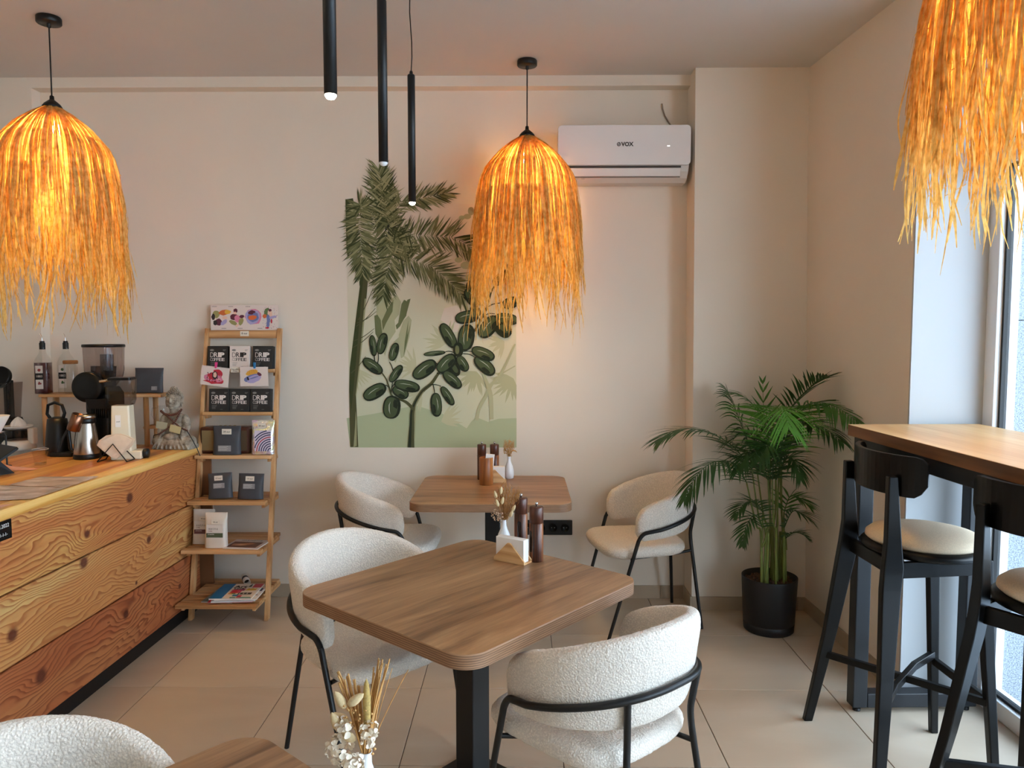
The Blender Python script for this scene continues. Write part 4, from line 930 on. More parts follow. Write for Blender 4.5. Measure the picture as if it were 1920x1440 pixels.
# ---------------------------------------------------------------- counter
CR_ = math.atan2(-1, -.025); CO = Vector((-1.835, 4.186, 0)); KS = 1.031
ct = thing('service_counter', 'long wooden counter of three knotty pine planks with a black toe kick, at left', 'counter', tuple(CO), CR_)
def cw(lx, ly, z): return CO + Matrix.Rotation(CR_, 4, 'Z') @ Vector((lx * KS, ly * KS, z))
def knotty(name, knots, tone, band, z0):
    m = mat(name, rgb(180, 120, 70), .5); N = NT(m); co = N.coord(); sx = N('SeparateXYZ'); N.l.new(co, sx.inputs[0]); X_, Z_ = sx.outputs['X'], sx.outputs['Z']
    n1 = N.noise(N.coord((.9, 1, 3.0), loc=(z0 * 7, 0, z0)), 1.6, 3, .5, .4); n2 = N.noise(N.coord((2.5, 1, 9)), 2.0, 2)
    h = N.math('ADD', Z_, N.math('ADD', N.math('MULTIPLY', N.math('SUBTRACT', n1, .5), .34), N.math('MULTIPLY', N.math('SUBTRACT', n2, .5), .035)))
    dark = None
    for kx, kz, r in knots:
        dx = N.math('MULTIPLY', N.math('SUBTRACT', X_, kx), .55); dz = N.math('SUBTRACT', Z_, kz)
        d2 = N.math('ADD', N.math('MULTIPLY', dx, dx), N.math('MULTIPLY', dz, dz))
        s = (r * 2.6) ** 2; amp = r * 3.0
        g = N.math('DIVIDE', amp, N.math('ADD', 1.0, N.math('DIVIDE', d2, s))); h = N.math('ADD', h, g)
        ddx = N.math('MULTIPLY', N.math('SUBTRACT', X_, kx), .92); dd = N.math('SQRT', N.math('ADD', N.math('MULTIPLY', ddx, ddx), N.math('MULTIPLY', dz, dz)))
        k = N.math('SUBTRACT', 1.0, N.math('SMOOTH_MIN', 1.0, N.math('DIVIDE', N.math('MAXIMUM', N.math('SUBTRACT', dd, r * .62), 0.0), r * .7), .1)); dark = k if dark is None else N.math('MAXIMUM', dark, k)
    f = N.math('FRACT', N.math('MULTIPLY', h, 50.0)); ring = N.ramp(f, [(0, (.15, .15, .15)), (.5, (.35, .35, .35)), (.84, (1, 1, 1)), (.97, (.9, .9, .9)), (1, (.15, .15, .15))])
    fine = N.noise(N.coord((3, 10, 160)), 1.0, 3, .6)
    base = N.mix(N.ramp(N.noise(N.coord((.5, 1, 7), loc=(0, 0, band)), 1.3, 2), [(.46, (0, 0, 0)), (.60, (1, 1, 1))]), tone[0], tone[1])
    c = N.mix(N.math('MULTIPLY', ring, .85), base, tone[2]); c = N.mix(N.math('MULTIPLY', fine, .30), c, tone[3])
    if dark is not None: c = N.mix(N.math('MULTIPLY', N.math('MINIMUM', N.math('MAXIMUM', dark, 0.0), 1.0), .93), c, rgb(88, 40, 28))
    N.l.new(c, N.b.inputs['Base Color']); N.bump(N.math('ADD', ring, fine), .15, .001); return m
TN = lambda a: [rgb(*q) for q in a]
KN0 = [[(.682, .821, .021), (1.012, .742, .015)], [(1.041, .630, .022), (.528, .583, .016), (1.470, .498, .022), (.65, .412, .008)], [(1.329, .281, .025), (.746, .298, .018), (.237, .255, .012), (2.0, .22, .02)]]
KN = [[(a * KS, 1.57 - (1.57 - b) * KS, c * KS * 1.15) for a, b, c in q] for q in KN0]
tones = [TN([(204, 134, 76), (224, 178, 102), (146, 74, 34), (150, 88, 50)]), TN([(212, 152, 90), (222, 188, 120), (158, 88, 42), (166, 110, 66)]), TN([(186, 108, 64), (200, 132, 80), (124, 58, 30), (130, 72, 42)])]
ZS = [(.6285, .901), (.3525, .6220), (.073, .3460)]
for k, (z0, z1) in enumerate(ZS):
    obj('plank', MB().box(0, 2.9, -.030, 0, z0, z1), knotty('knotty_pine_plank', KN[k], tones[k], (.0, .37, .8)[k], z0), ct, bevel=.0025)
obj('carcass', MB().box(.01, 2.9, -.70, -.030, .07, .902), M['dark'], ct)
obj('toe_kick', MB().box(.02, 2.9, -.66, -.012, 0, .07), M['black_metal'], ct)
obj('end_board', MB().box(-.03, -.014, -.075, .070, .06, .895), mat('brown_particle_board', rgb(120, 78, 46), .7), ct)
wt = [wood('amber_worktop_board', [rgb(*q) for q in c], 'X', .4, 16, 1.2, 120, .6, .04, seed=(i * 3.1, i * 1.7, 0)) for i, c in enumerate((((176, 112, 52), (210, 148, 80), (226, 172, 104), (236, 188, 122)), ((200, 142, 66), (222, 172, 92), (234, 188, 110), (242, 202, 128)), ((150, 86, 42), (184, 116, 62), (202, 136, 76), (214, 152, 92))))]
y = .012; i = 0
wk = thing('worktop', 'amber coloured wooden worktop board lying over the plank counter', 'worktop', tuple(CO), CR_)
for w_, k in ((.075, 1), (.12, 0), (.11, 2), (.12, 1), (.13, 0), (.13, 2), (.12, 0)):
    obj('board', MB().box(-.042, 2.9, y - w_ + .0004, y - .0004, .9015, .941), wt[k], wk, bevel=.0012, seg=1); y -= w_
sg = thing('price_sign', 'small black chalk sign with white figures fixed to the counter front, left edge', 'sign', tuple(cw(1.50, .002, .862)), CR_ + 0)
obj('board', MB().box(-.045, .055, 0, .003, -.035, .035), M['black_paint'], sg)
M['chalk'] = mat('chalk_white', rgb(220, 220, 220), .8)
text('lettering', '04.2022', .020, M['chalk'], sg, (-.0, .0034, .010), (PI / 2, 0, PI)); text('lettering', '-1-1-1-', .016, M['chalk'], sg, (.0, .0034, -.020), (PI / 2, 0, PI))
CT = .941
# ---------------------------------------------------------------- wooden riser shelf and what stands on it
ri = thing('wooden_riser', 'small two tier pine riser shelf standing on the counter by the wall', 'shelf', (-2.352, 4.225, CT)); rz = .279
for k in range(3): obj('slat', MB().box(-.345, .345, -.085 + .058 * k, -.085 + .058 * k + .052, rz, rz + .016), M['pine'], ri, bevel=.002)
for k in range(2):
    for sx_ in (-1, 1): obj('slat', MB().box(-.345 if sx_ < 0 else .225, -.225 if sx_ < 0 else .345, -.06 + .07 * k, -.06 + .07 * k + .055, .098, .112), M['pine'], ri, bevel=.002)
for sx_ in (-1, 1):
    for y_ in (-.055, .055): obj('post', MB().lathe([(.014, 0), (.0145, .002), (.0145, rz), (0, rz)], 18, M=T(sx_ * .245 if sx_ > 0 else -.330, y_, 0)), M['pine_z'], ri)
RZ = CT + rz + .016
M['syrup'] = mat('dark_red_syrup', rgb(70, 8, 12), .08, spec=.6); M['clearg'] = _glass('clear_glass', (.93, .93, .92, 1)); M['clearp'] = _glass('smoky_clear_plastic', (.66, .60, .58, 1)); M['cork'] = nmat('cork_lid', rgb(156, 104, 56), .8, .15, 60)
M['labelw'] = mat('white_label', rgb(214, 208, 202), .6); M['redink'] = mat('red_print', rgb(130, 40, 36), .6); M['greenink'] = mat('green_print', rgb(52, 84, 44), .6)
def syrup(x, y, lab, liquid, ink, rz_=0):
    t = thing('syrup_bottle', lab, 'bottle', (x, y, RZ), rz_, 'syrup bottles with pourers'); h = .037
    def sq(s, z, r=.010): return [(px * s / h, py * s / h, z) for px, py in rrect(h, h, r, 4)]
    g = MB().loft([sq(h * .96, 0), sq(h, .006), sq(h, .175), sq(h * .8, .20), sq(h * .45, .225), sq(h * .36, .24), sq(h * .36, .262)], smooth=True); obj('glass_body', g, M['clearg'], t)
    if liquid: obj('liquid', MB().loft([sq(h * .92, .004), sq(h * .94, .01), sq(h * .94, .176)], smooth=True), liquid, t)
    obj('label', MB().box(-.024, .014, -h - .0012, -h - .0004, .03, .16), M['labelw'], t); b = obj('label_band', MB().box(-.026, .016, -h - .002, -h - .0013, .082, .118), M['black_paint'], t)
    text('lettering', '1883', .017, M['labelw'], b, (-.005, -h - .0022, .095), FACE)
    m = MB(); rr = random.Random(5)
    for cz in (.138, .060):
        for k in range(7): a = rr.uniform(0, 6.3); r_ = rr.uniform(0, .007); q = .005; m.add([(-.005 + r_ * math.cos(a) + q * math.cos(j * PI / 4), -h - .0016 - k * .00005, cz + r_ * math.sin(a) + q * math.sin(j * PI / 4)) for j in range(8)], [tuple(range(8))])
    obj('fruit_print', m, ink, t)
    obj('pourer_cap', MB().lathe([(.0150, .250), (.0155, .284), (.0105, .292), (.0125, .294), (.0125, .297), (.004, .297), (0, .297)], 20), M['black_metal'], t)
    obj('spout', MB().tube([(0, 0, .296), (0, 0, .315), (-.004, 0, .328), (-.010, 0, .338)], .0032, 8), M['chrome'], t)
syrup(-2.685, 4.175, 'dark red syrup bottle with white label and metal pourer on the riser', M['syrup'], M['redink'], .15)
syrup(-2.605, 4.26, 'clear syrup bottle with green printed label, behind the red syrup bottle', None, M['greenink'], .1)
jr = thing('glass_jar', 'clear glass jar with brown cork lid behind the syrup bottles', 'jar', (-2.545, 4.20, RZ)); obj('glass_body', MB().lathe([(0, 0), (.034, 0), (.036, .01), (.036, .150), (.030, .163), (.030, .17)], 30), M['clearg'], jr); obj('lid', MB().lathe([(0, .168), (.036, .168), (.038, .172), (.038, .184), (.035, .188), (0, .188)], 30), M['cork'], jr)
M['pouch'] = nmat('matte_charcoal_pouch', rgb(62, 64, 70), .62, .06, 20, .25, 14); M['sticker'] = mat('cream_price_sticker', rgb(226, 218, 204), .6); M['greylabel'] = nmat('grey_product_label', rgb(140, 138, 140), .5, .12, 160)
def pouch_mb(w, h, d, taper=.96, wav=.002, seed=0):
    """soft standing bag: flat at the top seam, full at the bottom"""
    m = MB(); secs = []
    for k in range(15):
        t = k / 14; th = d / 2 * (math.sin(PI * min(1, .35 + .65 * t) ) ** .7 if t < .98 else .0) ; th = max(th, .0012) if t < .9 else max(.0012, th * .4); th = .0014 if t > .9 else th
        ww = w / 2 * (1 - (1 - taper) * math.sin(PI * t)); z = h * t; sec = []
        for j in range(28):
            a = 2 * PI * j / 28; x = ww * math.copysign(abs(math.cos(a)) ** .5, math.cos(a)); y = th * math.copysign(abs(math.sin(a)) ** .8, math.sin(a))
            y += wav * noise.noise((x * 30 + seed, z * 30, seed)) * (1 if t < .95 else 0); sec.append((x, y, z))
        secs.append(sec)
    return m.loft(secs, smooth=True)
def pouch(loc, rz_, lab, w=.12, h=.14, d=.05, m_=None, cat='bag', group='charcoal coffee pouches', tilt=-.12, sticker=(0, .70, .42, .16), label2=(0, .30, .48, .17), txt='14.50', rot=None, name='coffee_pouch', seed=0):
    t = thing(name, lab, cat, loc, rz_, group); t.rotation_euler = (tilt, rot or 0, rz_)
    obj('bag', pouch_mb(w, h, d, seed=seed), m_ or M['pouch'], t)
    fr_ = -d / 2 * .98
    if sticker:
        cx, cz, sw, sh = sticker; s = obj('price_sticker', MB().box((cx - sw / 2) * w, (cx + sw / 2) * w, fr_ * .88 - .0022, fr_ * .88 - .001, (cz - sh / 2) * h, (cz + sh / 2) * h), M['sticker'], t)
        text('lettering', txt, sh * h * .5, M['ink'], s, (cx * w, fr_ * .88 - .0026, (cz - sh * .18) * h), FACE)
    if label2:
        cx, cz, sw, sh = label2; s = obj('product_label', MB().box((cx - sw / 2) * w, (cx + sw / 2) * w, fr_ - .0026, fr_ - .0012, (cz - sh / 2) * h, (cz + sh / 2) * h), M['greylabel'], t)
        ln = MB()
        for r_ in range(4): ln.box((cx - sw * .44) * w, (cx + sw * (.3 - .12 * (r_ % 2))) * w, fr_ - .003, fr_ - .0027, (cz + sh * (.30 - .2 * r_)) * h, (cz + sh * (.36 - .2 * r_)) * h)
        obj('print_lines', ln, mat('pale_print', rgb(196, 194, 194), .6), s)
    return t
pouch((-2.395, 4.25, RZ + .002), 0, 'plain charcoal pouch on the riser, left of the grinder hopper', .150, .152, .035, group='charcoal pouches on the riser', sticker=None, label2=None, seed=1)
pouch((-2.125, 4.24, RZ + .002), 0, 'charcoal pouch with small grey label on the riser, right of the grinder hopper', .165, .142, .035, group='charcoal pouches on the riser', sticker=None, label2=(.24, .17, .2, .16), seed=2)
# glass jug on the riser's lower tier
jg = thing('glass_jug', 'clear glass coffee server on the lower tier of the riser', 'jug', (-2.045, 4.225, CT + .112)); obj('glass_body', MB().lathe([(0, 0), (.036, 0), (.044, .008), (.045, .03), (.034, .075), (.026, .1), (.030, .115)], 32), M['clearg'], jg); obj('handle', MB().tube([(-.028, -.0, .10), (-.055, 0, .098), (-.062, 0, .06), (-.043, 0, .03)], .004, 8), M['clearg'], jg)
# black coffee grinder with clear hopper
GB = (-2.185, 3.90, CT); g = thing('coffee_grinder', 'black coffee grinder with a big clear hopper and black lid', 'grinder', GB)
obj('body', MB().loft([[(x * s, y * q, z) for x, y in rrect(.070, .09, .02, 4)] for s, q, z in ((1.0, 1, 0), (1.0, 1, .02), (.82, .8, .03), (.80, .78, .20), (.92, .9, .23), (.92, .9, .32), (.7, .7, .355))], smooth=False), M['black_metal'], g, bevel=.003)
obj('hopper', MB().lathe([(.052, .355), (.058, .365), (.088, .41), (.094, .44), (.099, .565)], 40), M['clearp'], g); obj('hopper_lid', MB().lathe([(.0, .578), (.098, .578), (.102, .575), (.102, .563), (.099, .563)], 40), M['black_paint'], g)
obj('hopper_stem', MB().box(-.02, .05, -.002, .002, .38, .525), _glass('grey_plastic_vane', (.5, .46, .45, 1)), g)
obj('drum', MB().lathe([(0, 0), (.074, 0), (.078, .004), (.078, .03), (.074, .034), (.05, .036), (0, .036)], 40, M=T(-.03, -.085, .36) @ R(PI / 2, 'X')), M['black_paint'], g)
for k in range(9): obj('cooling_fin', MB().box(-.028 + .011 * k, -.022 + .011 * k, -.093, -.078, .20, .255), M['black_paint'], g)
obj('outlet', MB().loft([[(x, y, z) for x, y in rrect(a, b, .01, 3)] for a, b, z in ((.05, .04, .25), (.055, .05, .30))], M=T(.02, -.08, 0)), M['black_metal'], g)
# portafilter like copper cup hanging
pc = thing('copper_cup', 'tilted shiny copper cup leaning between kettle and steel carafe', 'cup', tuple(at_z(138, 862, CT) + Vector((0, 0, .150)))); pc.rotation_euler = (0, .42, 0); obj('cup_wall', MB().lathe([(.0, .0), (.026, 0), (.028, .004), (.030, .085), (.028, .086), (.025, .01)], 28), mat('polished_copper', rgb(140, 98, 76), .28, 1), pc); obj('handle', MB().tube([(-.018, -.01, .0), (-.022, -.014, -.06), (-.014, -.018, -.125)], [.006, .007, .006], 8), M['black_metal'], pc)
# steel carafe
cf = thing('steel_carafe', 'brushed steel thermal carafe with black lid and handle on the counter', 'carafe', tuple(at_z(164, 859, CT))); cf.rotation_euler = (0, 0, .3)
M['steel'] = mat('brushed_steel', rgb(176, 168, 160), .26, 1)
obj('foot', MB().lathe([(0, 0), (.062, 0), (.064, .004), (.064, .022), (.062, .026)], 40), M['black_metal'], cf); obj('body', MB().lathe([(.062, .026), (.0625, .03), (.056, .09), (.046, .165), (.043, .18)], 44), M['steel'], cf)
obj('collar', MB().lathe([(.043, .18), (.045, .182), (.045, .202), (.043, .205)], 36), M['black_metal'], cf); obj('lid', MB().lathe([(.044, .204), (.050, .207), (.050, .217), (.045, .224), (0, .226)], 36), M['steel'], cf)
obj('handle', MB().tube(arc3((-.046, 0, .20), (-.085, 0, .20), (-.080, 0, .12), 8) + [(-.074, 0, .05), (-.060, 0, .04)], .009, 10), M['black_metal'], cf)
# cream grinder / brewer
cgd = thing('cream_coffee_grinder', 'cream coloured electric coffee grinder with clear bean container and black lid', 'grinder', tuple(at_z(233, 859, CT))); cgd.rotation_euler = (0, 0, .2)
M['cream'] = mat('cream_enamel', rgb(228, 216, 190), .3)
obj('body', MB().loft([[(x * s, y * s, z) for x, y in rrect(.046, .046, .010, 4)] for s, z in ((1.06, .0), (1.06, .05), (.92, .262), (.90, .272))]), M['cream'], cgd, bevel=.002)
obj('foot', MB().box(-.05, .095, -.05, .045, 0, .042), M['cream'], cgd, bevel=.006); obj('dial', MB().lathe([(0, 0), (.022, 0), (.024, .004), (.024, .022), (.02, .026), (0, .026)], 24, M=T(.095, -.01, .024) @ R(PI / 2, 'Y')), M['black_metal'], cgd)
obj('bean_container', MB().loft([[(x * s, y * s, z) for x, y in rrect(.058, .052, .012, 4)] for s, z in ((.84, .273), (.96, .297), (1.04, .402))], cap=False), _glass('smoky_container', (.62, .60, .60, 1)), cgd)
obj('lid', MB().prism(rrect(.055, .05, .012, 4), .399, .413), M['black_paint'], cgd, bevel=.003); obj('chrome_arm', MB().tube([(-.05, -.01, .399), (-.10, -.01, .393)], .007, 10), M['chrome'], cgd)
nt = obj('note', MB().box(-.022, .004, -.0485, -.0478, .165, .225), M['paper'], cgd); text('lettering', 'on/off', .007, M['ink'], nt, (-.009, -.0488, .19), FACE)
# black kettle
kt = thing('black_kettle', 'black electric kettle with looped handle behind the carafe', 'kettle', tuple(at_z(110, 853, CT))); obj('body', MB().lathe([(0, 0), (.055, 0), (.058, .01), (.060, .05), (.050, .16), (.046, .19), (.02, .20), (0, .20)], 32), M['black_metal'], kt)
obj('handle', MB().tube([(-.03, 0, .185), (-.052, 0, .215), (-.045, 0, .262), (-.01, 0, .275), (.028, 0, .262), (.04, 0, .22), (.03, 0, .19)], .008, 10), M['black_paint'], kt); obj('base', MB().box(-.005, .11, -.07, .03, 0, .022), M['black_metal'], kt, bevel=.004)
# citrus juicer
jc = thing('citrus_juicer', 'white electric citrus juicer with ribbed cone on the counter', 'juicer', tuple(at_z(36, 842, CT))); m = MB(); secs = []
for k in range(9):
    z = .128 + .050 * (k / 8); r0 = .036 * math.cos(k / 8 * PI / 2 * .97) ** .8; secs.append([((r0 * (1 + .09 * math.cos(9 * a))) * math.cos(a), (r0 * (1 + .09 * math.cos(9 * a))) * math.sin(a), z) for a in [2 * PI * j / 54 for j in range(54)]])
M['wplastic'] = mat('white_appliance_plastic', rgb(222, 218, 212), .35)
obj('cone', m.loft(secs, smooth=True), M['wplastic'], jc); obj('bowl', MB().lathe([(.02, .110), (.062, .115), (.072, .124), (.074, .130), (.070, .130), (.04, .122), (0, .126)], 40), M['wplastic'], jc)
obj('juice_container', MB().lathe([(.066, .052), (.068, .11)], 36), M['clearp'], jc); obj('base', MB().lathe([(0, 0), (.082, 0), (.085, .008), (.078, .04), (.068, .052), (0, .052)], 40), M['wplastic'], jc); obj('handle', MB().box(.060, .095, -.02, .02, .03, .118), M['wplastic'], jc, bevel=.006)
# blender at the left edge
bl = thing('blender', 'black based blender with smoky jug and round black lid, at the left edge', 'blender', (-2.90, 4.17, CT)); obj('base', MB().loft([[(x * s, y * s, z) for x, y in rrect(.09, .09, .03, 5)] for s, z in ((1, 0), (1, .06), (.72, .13), (.66, .16))]), M['black_metal'], bl, bevel=.004)
obj('jug', MB().loft([[(x * s, y * s, z) for x, y in rrect(.062, .062, .018, 4)] for s, z in ((.85, .16), (1.05, .36))], cap=False), M['clearp'], bl); obj('lid', MB().lathe([(0, 0), (.058, 0), (.062, .006), (.062, .026), (.055, .03), (0, .03)], 36, M=T(-.005, -.02, .385) @ R(PI / 2 - .35, 'X')), M['black_paint'], bl); obj('column', MB().box(-.014, .014, .0, .05, .14, .37), M['black_metal'], bl, bevel=.004)
# dripper with paper filter and its ring stand
dp = thing('pour_over_dripper', 'cone coffee dripper with white paper filter on a ring stand, left edge', 'dripper', tuple(at_z(-6, 876, CT))); obj('filter_cone', MB().lathe([(.022, .165), (.062, .245), (.060, .245), (.02, .167)], 30), mat('pale_paper_filter', rgb(206, 200, 194), .8), dp); obj('ring', MB().tube([(.036 * math.cos(a), .036 * math.sin(a), .166) for a in [k * PI / 12 for k in range(24)]], .003, 8, closed=True), M['chrome'], dp)
obj('stand', MB().tube([(.036, 0, .166), (.05, 0, .15), (.05, 0, .0)], .004, 8).lathe([(0, 0), (.06, 0), (.06, .004), (0, .004)], 30), M['black_metal'], dp)
# tablet terminal, pink cloth, tumbler, sheets
tb = thing('tablet_terminal', 'dark tablet terminal on an angled stand at the left edge of the counter', 'tablet', tuple(at_z(-14, 888, CT))); tb.rotation_euler = (0, 0, -.55)
obj('stand', MB().loft([[(-.075, .06, 0), (.075, .06, 0), (.075, -.06, 0), (-.075, -.06, 0)], [(-.05, .012, .06), (.05, .012, .06), (.05, -.01, .05), (-.05, -.01, .05)]]), M['black_metal'], tb, bevel=.003); obj('screen', MB().prism(rrect(.115, .075, .008, 4), 0, .012, M=T(0, .0, .075) @ R(.55, 'X')), M['black_paint'], tb, bevel=.002)
m = MB(); nx, ny = 20, 14
for i in range(nx + 1):
    for j in range(ny + 1): u, v = i / nx, j / ny; m.v.append(((u - .5) * .17, (v - .5) * .10 * (1 - .5 * u), .002 + .026 * (1 - u) * math.sin(PI * v) * (.6 + .5 * noise.noise((u * 5, v * 4, 1)))))
for i in range(nx):
    for j in range(ny): a = i * (ny + 1) + j; m.f.append((a, a + ny + 1, a + ny + 2, a + 1)); m.m.append(0); m.s.append(True)
ck = obj('cloth', m, nmat('salmon_pink_cloth', rgb(206, 148, 126), .9, .08, 40), None, tuple(at_z(36, 880, CT)), (0, 0, -.1)); tag(ck, 'crumpled salmon pink cloth beside the tumbler on the counter', 'cloth')
tu = thing('glass_tumbler', 'small clear faceted glass tumbler on the counter', 'glass', tuple(at_z(76, 872, CT))); secs = []
for r0, z in ((.024, 0), (.026, .003), (.027, .03), (.030, .055), (.034, .058), (.036, .078)): secs.append([(r0 * (1 + (.03 * math.cos(10 * a) if z < .056 else 0)) * math.cos(a), r0 * (1 + (.03 * math.cos(10 * a) if z < .056 else 0)) * math.sin(a), z) for a in [2 * PI * j / 60 for j in range(60)]])
obj('glass_wall', MB().loft(secs, smooth=True, cap=False), M['clearg'], tu); obj('thick_base', MB().lathe([(0, .001), (.023, .001), (.025, .012), (0, .010)], 30), M['clearg'], tu); obj('rim', MB().tube([(.036 * math.cos(a), .036 * math.sin(a), .078) for a in [k * PI / 16 for k in range(32)]], .0011, 6, closed=True), mat('painted_rim_highlight', rgb(220, 215, 210), .1), tu)  # opaque pale rim ring: the glass edge highlight is put into its colour
M['sheet'] = nmat('translucent_plastic_sheet', rgb(206, 186, 174), .16, .16, 14, .4, 22)
def sheet(pts, lab, m_=None, wav=.0045, z=.0012):
    pts = [(a * KS, b * KS) for a, b in pts]
    a, b, c, d = [Vector((*p, 0)) for p in pts]; m = MB(); n = 24
    for i in range(n + 1):
        for j in range(n + 1):
            u, v = i / n, j / n; p = a.lerp(b, u).lerp(d.lerp(c, u), v); m.v.append((p.x, p.y, z + wav * (.5 + .5 * noise.noise((p.x * 25, p.y * 9, 2)))))
    for i in range(n):
        for j in range(n): q = i * (n + 1) + j; m.f.append((q, q + n + 1, q + n + 2, q + 1)); m.m.append(0); m.s.append(True)
    o = obj('plastic_sheet' if m_ is None else 'paper_sheet', m, m_ or M['sheet'], None, tuple(CO + Vector((0, 0, CT))), (0, 0, CR_)); tag(o, lab, 'sheet'); return o
sheet(((.922, -.252), (.905, -.004), (1.14, .004), (1.10, -.262)), 'crumpled clear plastic sheet on the counter, the one nearer the napkin holder')
sheet(((1.105, -.30), (1.145, .004), (1.345, .006), (1.39, -.16)), 'crumpled clear plastic sheet on the counter, the one nearer the left edge')
sheet(((1.47, -.12), (1.42, -.012), (1.62, -.008), (1.65, -.12)), 'pale pink paper at the left edge of the counter', mat('pale_pink_paper', rgb(228, 180, 160), .7), .0005)
# wire napkin holder with fan of napkins
nh = thing('wire_napkin_holder', 'black wire napkin holder on the counter', 'napkin holder', tuple(at_z(218, 864, CT)), .04)
for y_ in (-.028, .028): obj('triangle_wire', MB().tube([(-.072, y_ * 1.5, .003), (0, y_, .088), (.072, y_ * 1.5, .003)], .003, 8), M['black_metal'], nh)
for x_ in (-.071, .071): obj('foot_wire', MB().tube([(x_, -.042, .003), (x_, .042, .003)], .003, 8), M['black_metal'], nh)
nw = MB(); rr = random.Random(2)
for k in range(9):
    y_ = -.020 + .005 * k; s = rr.uniform(-.006, .006); P_ = []
    prof_ = [(-.082, .078), (-.070, .100), (-.035, .122), (.01, .130), (.055, .120), (.088, .103), (.074, .072), (.030, .035), (.004, .008), (-.02, .02), (-.055, .052)]
    vs = [(x + s, y_ + .004 * math.sin(x * 40 + k), z * rr.uniform(.96, 1.03)) for x, z in prof_]
    nw.add([(a, b - .0012, c) for a, b, c in vs] + [(a, b + .0012, c) for a, b, c in vs], [tuple(range(11)), tuple(range(11, 22))[::-1]] + [(i, i + 11, (i + 1) % 11 + 11, (i + 1) % 11) for i in range(11)])
np_ = obj('napkin_fan', nw, nmat('cream_tissue_napkin', rgb(226, 208, 186), .95, .05, 40, .3, 60), None, tuple(at_z(218, 864, CT) + Vector((0, 0, .004))), (0, 0, .04)); tag(np_, 'fan of cream tissue napkins in the black wire holder', 'napkins')
# ---------------------------------------------------------------- stone statue
def remesh(mb, voxel, material, smooth_it=2):
    me = mb.mesh('tmp', material); o = bpy.data.objects.new('tmp', me); COL.objects.link(o)
    md = o.modifiers.new('r', 'REMESH'); md.mode = 'VOXEL'; md.voxel_size = voxel; md.use_smooth_shade = True
    ms = o.modifiers.new('s', 'SMOOTH'); ms.iterations = smooth_it; ms.factor = .5
    bpy.context.view_layer.update(); r = bpy.data.meshes.new_from_object(o.evaluated_get(bpy.context.evaluated_depsgraph_get())); bpy.data.objects.remove(o)
    r.materials.clear(); r.materials.append(material); return r
def ell(m, c, r, rot=None, n=20):
    prof_ = [(math.sin(PI * k / 12), -math.cos(PI * k / 12)) for k in range(13)]; prof_[0] = (0, -1); prof_[-1] = (0, 1)
    m.lathe(prof_, n, M=T(*c) @ (rot or Matrix()) @ Matrix.Diagonal((*r, 1)))
def _stone():
    m = mat('weathered_grey_stone', rgb(150, 140, 126), .95); N = NT(m); co = N.coord(); f = N.noise(co, 26, 6, .65)
    N.l.new(N.ramp(f, [(.32, rgb(92, 82, 70)), (.5, rgb(150, 139, 124)), (.68, rgb(186, 176, 160))]), N.b.inputs['Base Color']); N.bump(N.noise(co, 160, 5, .7), .6, .003); return m
ST = _stone()
stt = thing('stone_statue', 'grey stone statue of a seated meditating figure wearing brown beads', 'statue', (-1.907, 4.085, CT), -.1); stt.scale = (1.05, 1.0, 1.07)
m = MB()
ell(m, (0, 0, .035), (.112, .062, .040)); ell(m, (-.07, -.012, .040), (.048, .046, .036)); ell(m, (.075, -.012, .040), (.045, .046, .034)); m.box(-.100, .104, -.050, .050, 0, .022)
ell(m, (0, .004, .100), (.060, .040, .060)); ell(m, (0, .004, .150), (.064, .036, .040)); ell(m, (-.062, 0, .135), (.022, .024, .045), R(.15, 'Y')); ell(m, (.062, 0, .135), (.022, .024, .045), R(-.15, 'Y'))
ell(m, (-.062, -.022, .088), (.020, .030, .034)); ell(m, (.064, -.022, .088), (.020, .030, .034)); ell(m, (0, -.045, .068), (.040, .020, .016)); ell(m, (0, .0, .195), (.026, .024, .03))
for k in range(9): m.bar((-.10 + .025 * k, -.060, .004), (-.05 + .0125 * k, -.048, .075), .005, .006)
obj('body', remesh(m, .0035, ST), None, stt)
m = MB(); hc = .252
ell(m, (0, 0, hc), (.040, .042, .050)); ell(m, (0, -.012, hc - .020), (.030, .030, .028)); ell(m, (0, -.042, hc - .003), (.0055, .009, .014)); ell(m, (0, -.043, hc - .010), (.0075, .008, .005))
for s in (-1, 1): ell(m, (s * .016, -.036, hc + .004), (.0105, .006, .0042), R(s * .15, 'Y')); ell(m, (s * .015, -.036, hc + .013), (.013, .005, .0025), R(s * .2, 'Y')); ell(m, (s * .042, .0, hc - .012), (.006, .010, .026)); ell(m, (s * .02, -.028, hc - .014), (.012, .01, .012))
ell(m, (0, -.0385, hc - .023), (.011, .006, .0032)); ell(m, (0, -.0375, hc - .029), (.009, .006, .0035)); ell(m, (0, -.032, hc - .041), (.012, .01, .008))
obj('head', remesh(m, .0022, ST, 1), None, stt)
m = MB()
for i in range(230):
    ph = math.acos(1 - 2 * (i + .5) / 230); th = i * 2.39996; v = Vector((math.sin(ph) * math.cos(th), math.sin(ph) * math.sin(th), math.cos(ph)))
    if v.z < -.25 or (v.y < -.2 and v.z < .52): continue
    ell(m, (v.x * .042, v.y * .044, hc + .004 + v.z * .050), (.0048,) * 3, n=8)
for i in range(30):
    ph = math.acos(1 - (i + .5) / 30); th = i * 2.39996; ell(m, (.016 * math.sin(ph) * math.cos(th), .016 * math.sin(ph) * math.sin(th), hc + .054 + .014 * math.cos(ph)), (.0046,) * 3, n=8)
ell(m, (0, .007, hc + .012), (.0405, .0375, .043)); ell(m, (0, 0, hc + .05), (.015, .015, .014)); hair = obj('hair_curls', m, ST, stt); hair.scale = (1, 1, 1)
m = MB(); BM = nmat('dark_red_brown_beads', rgb(92, 52, 38), .5, .2, 60)
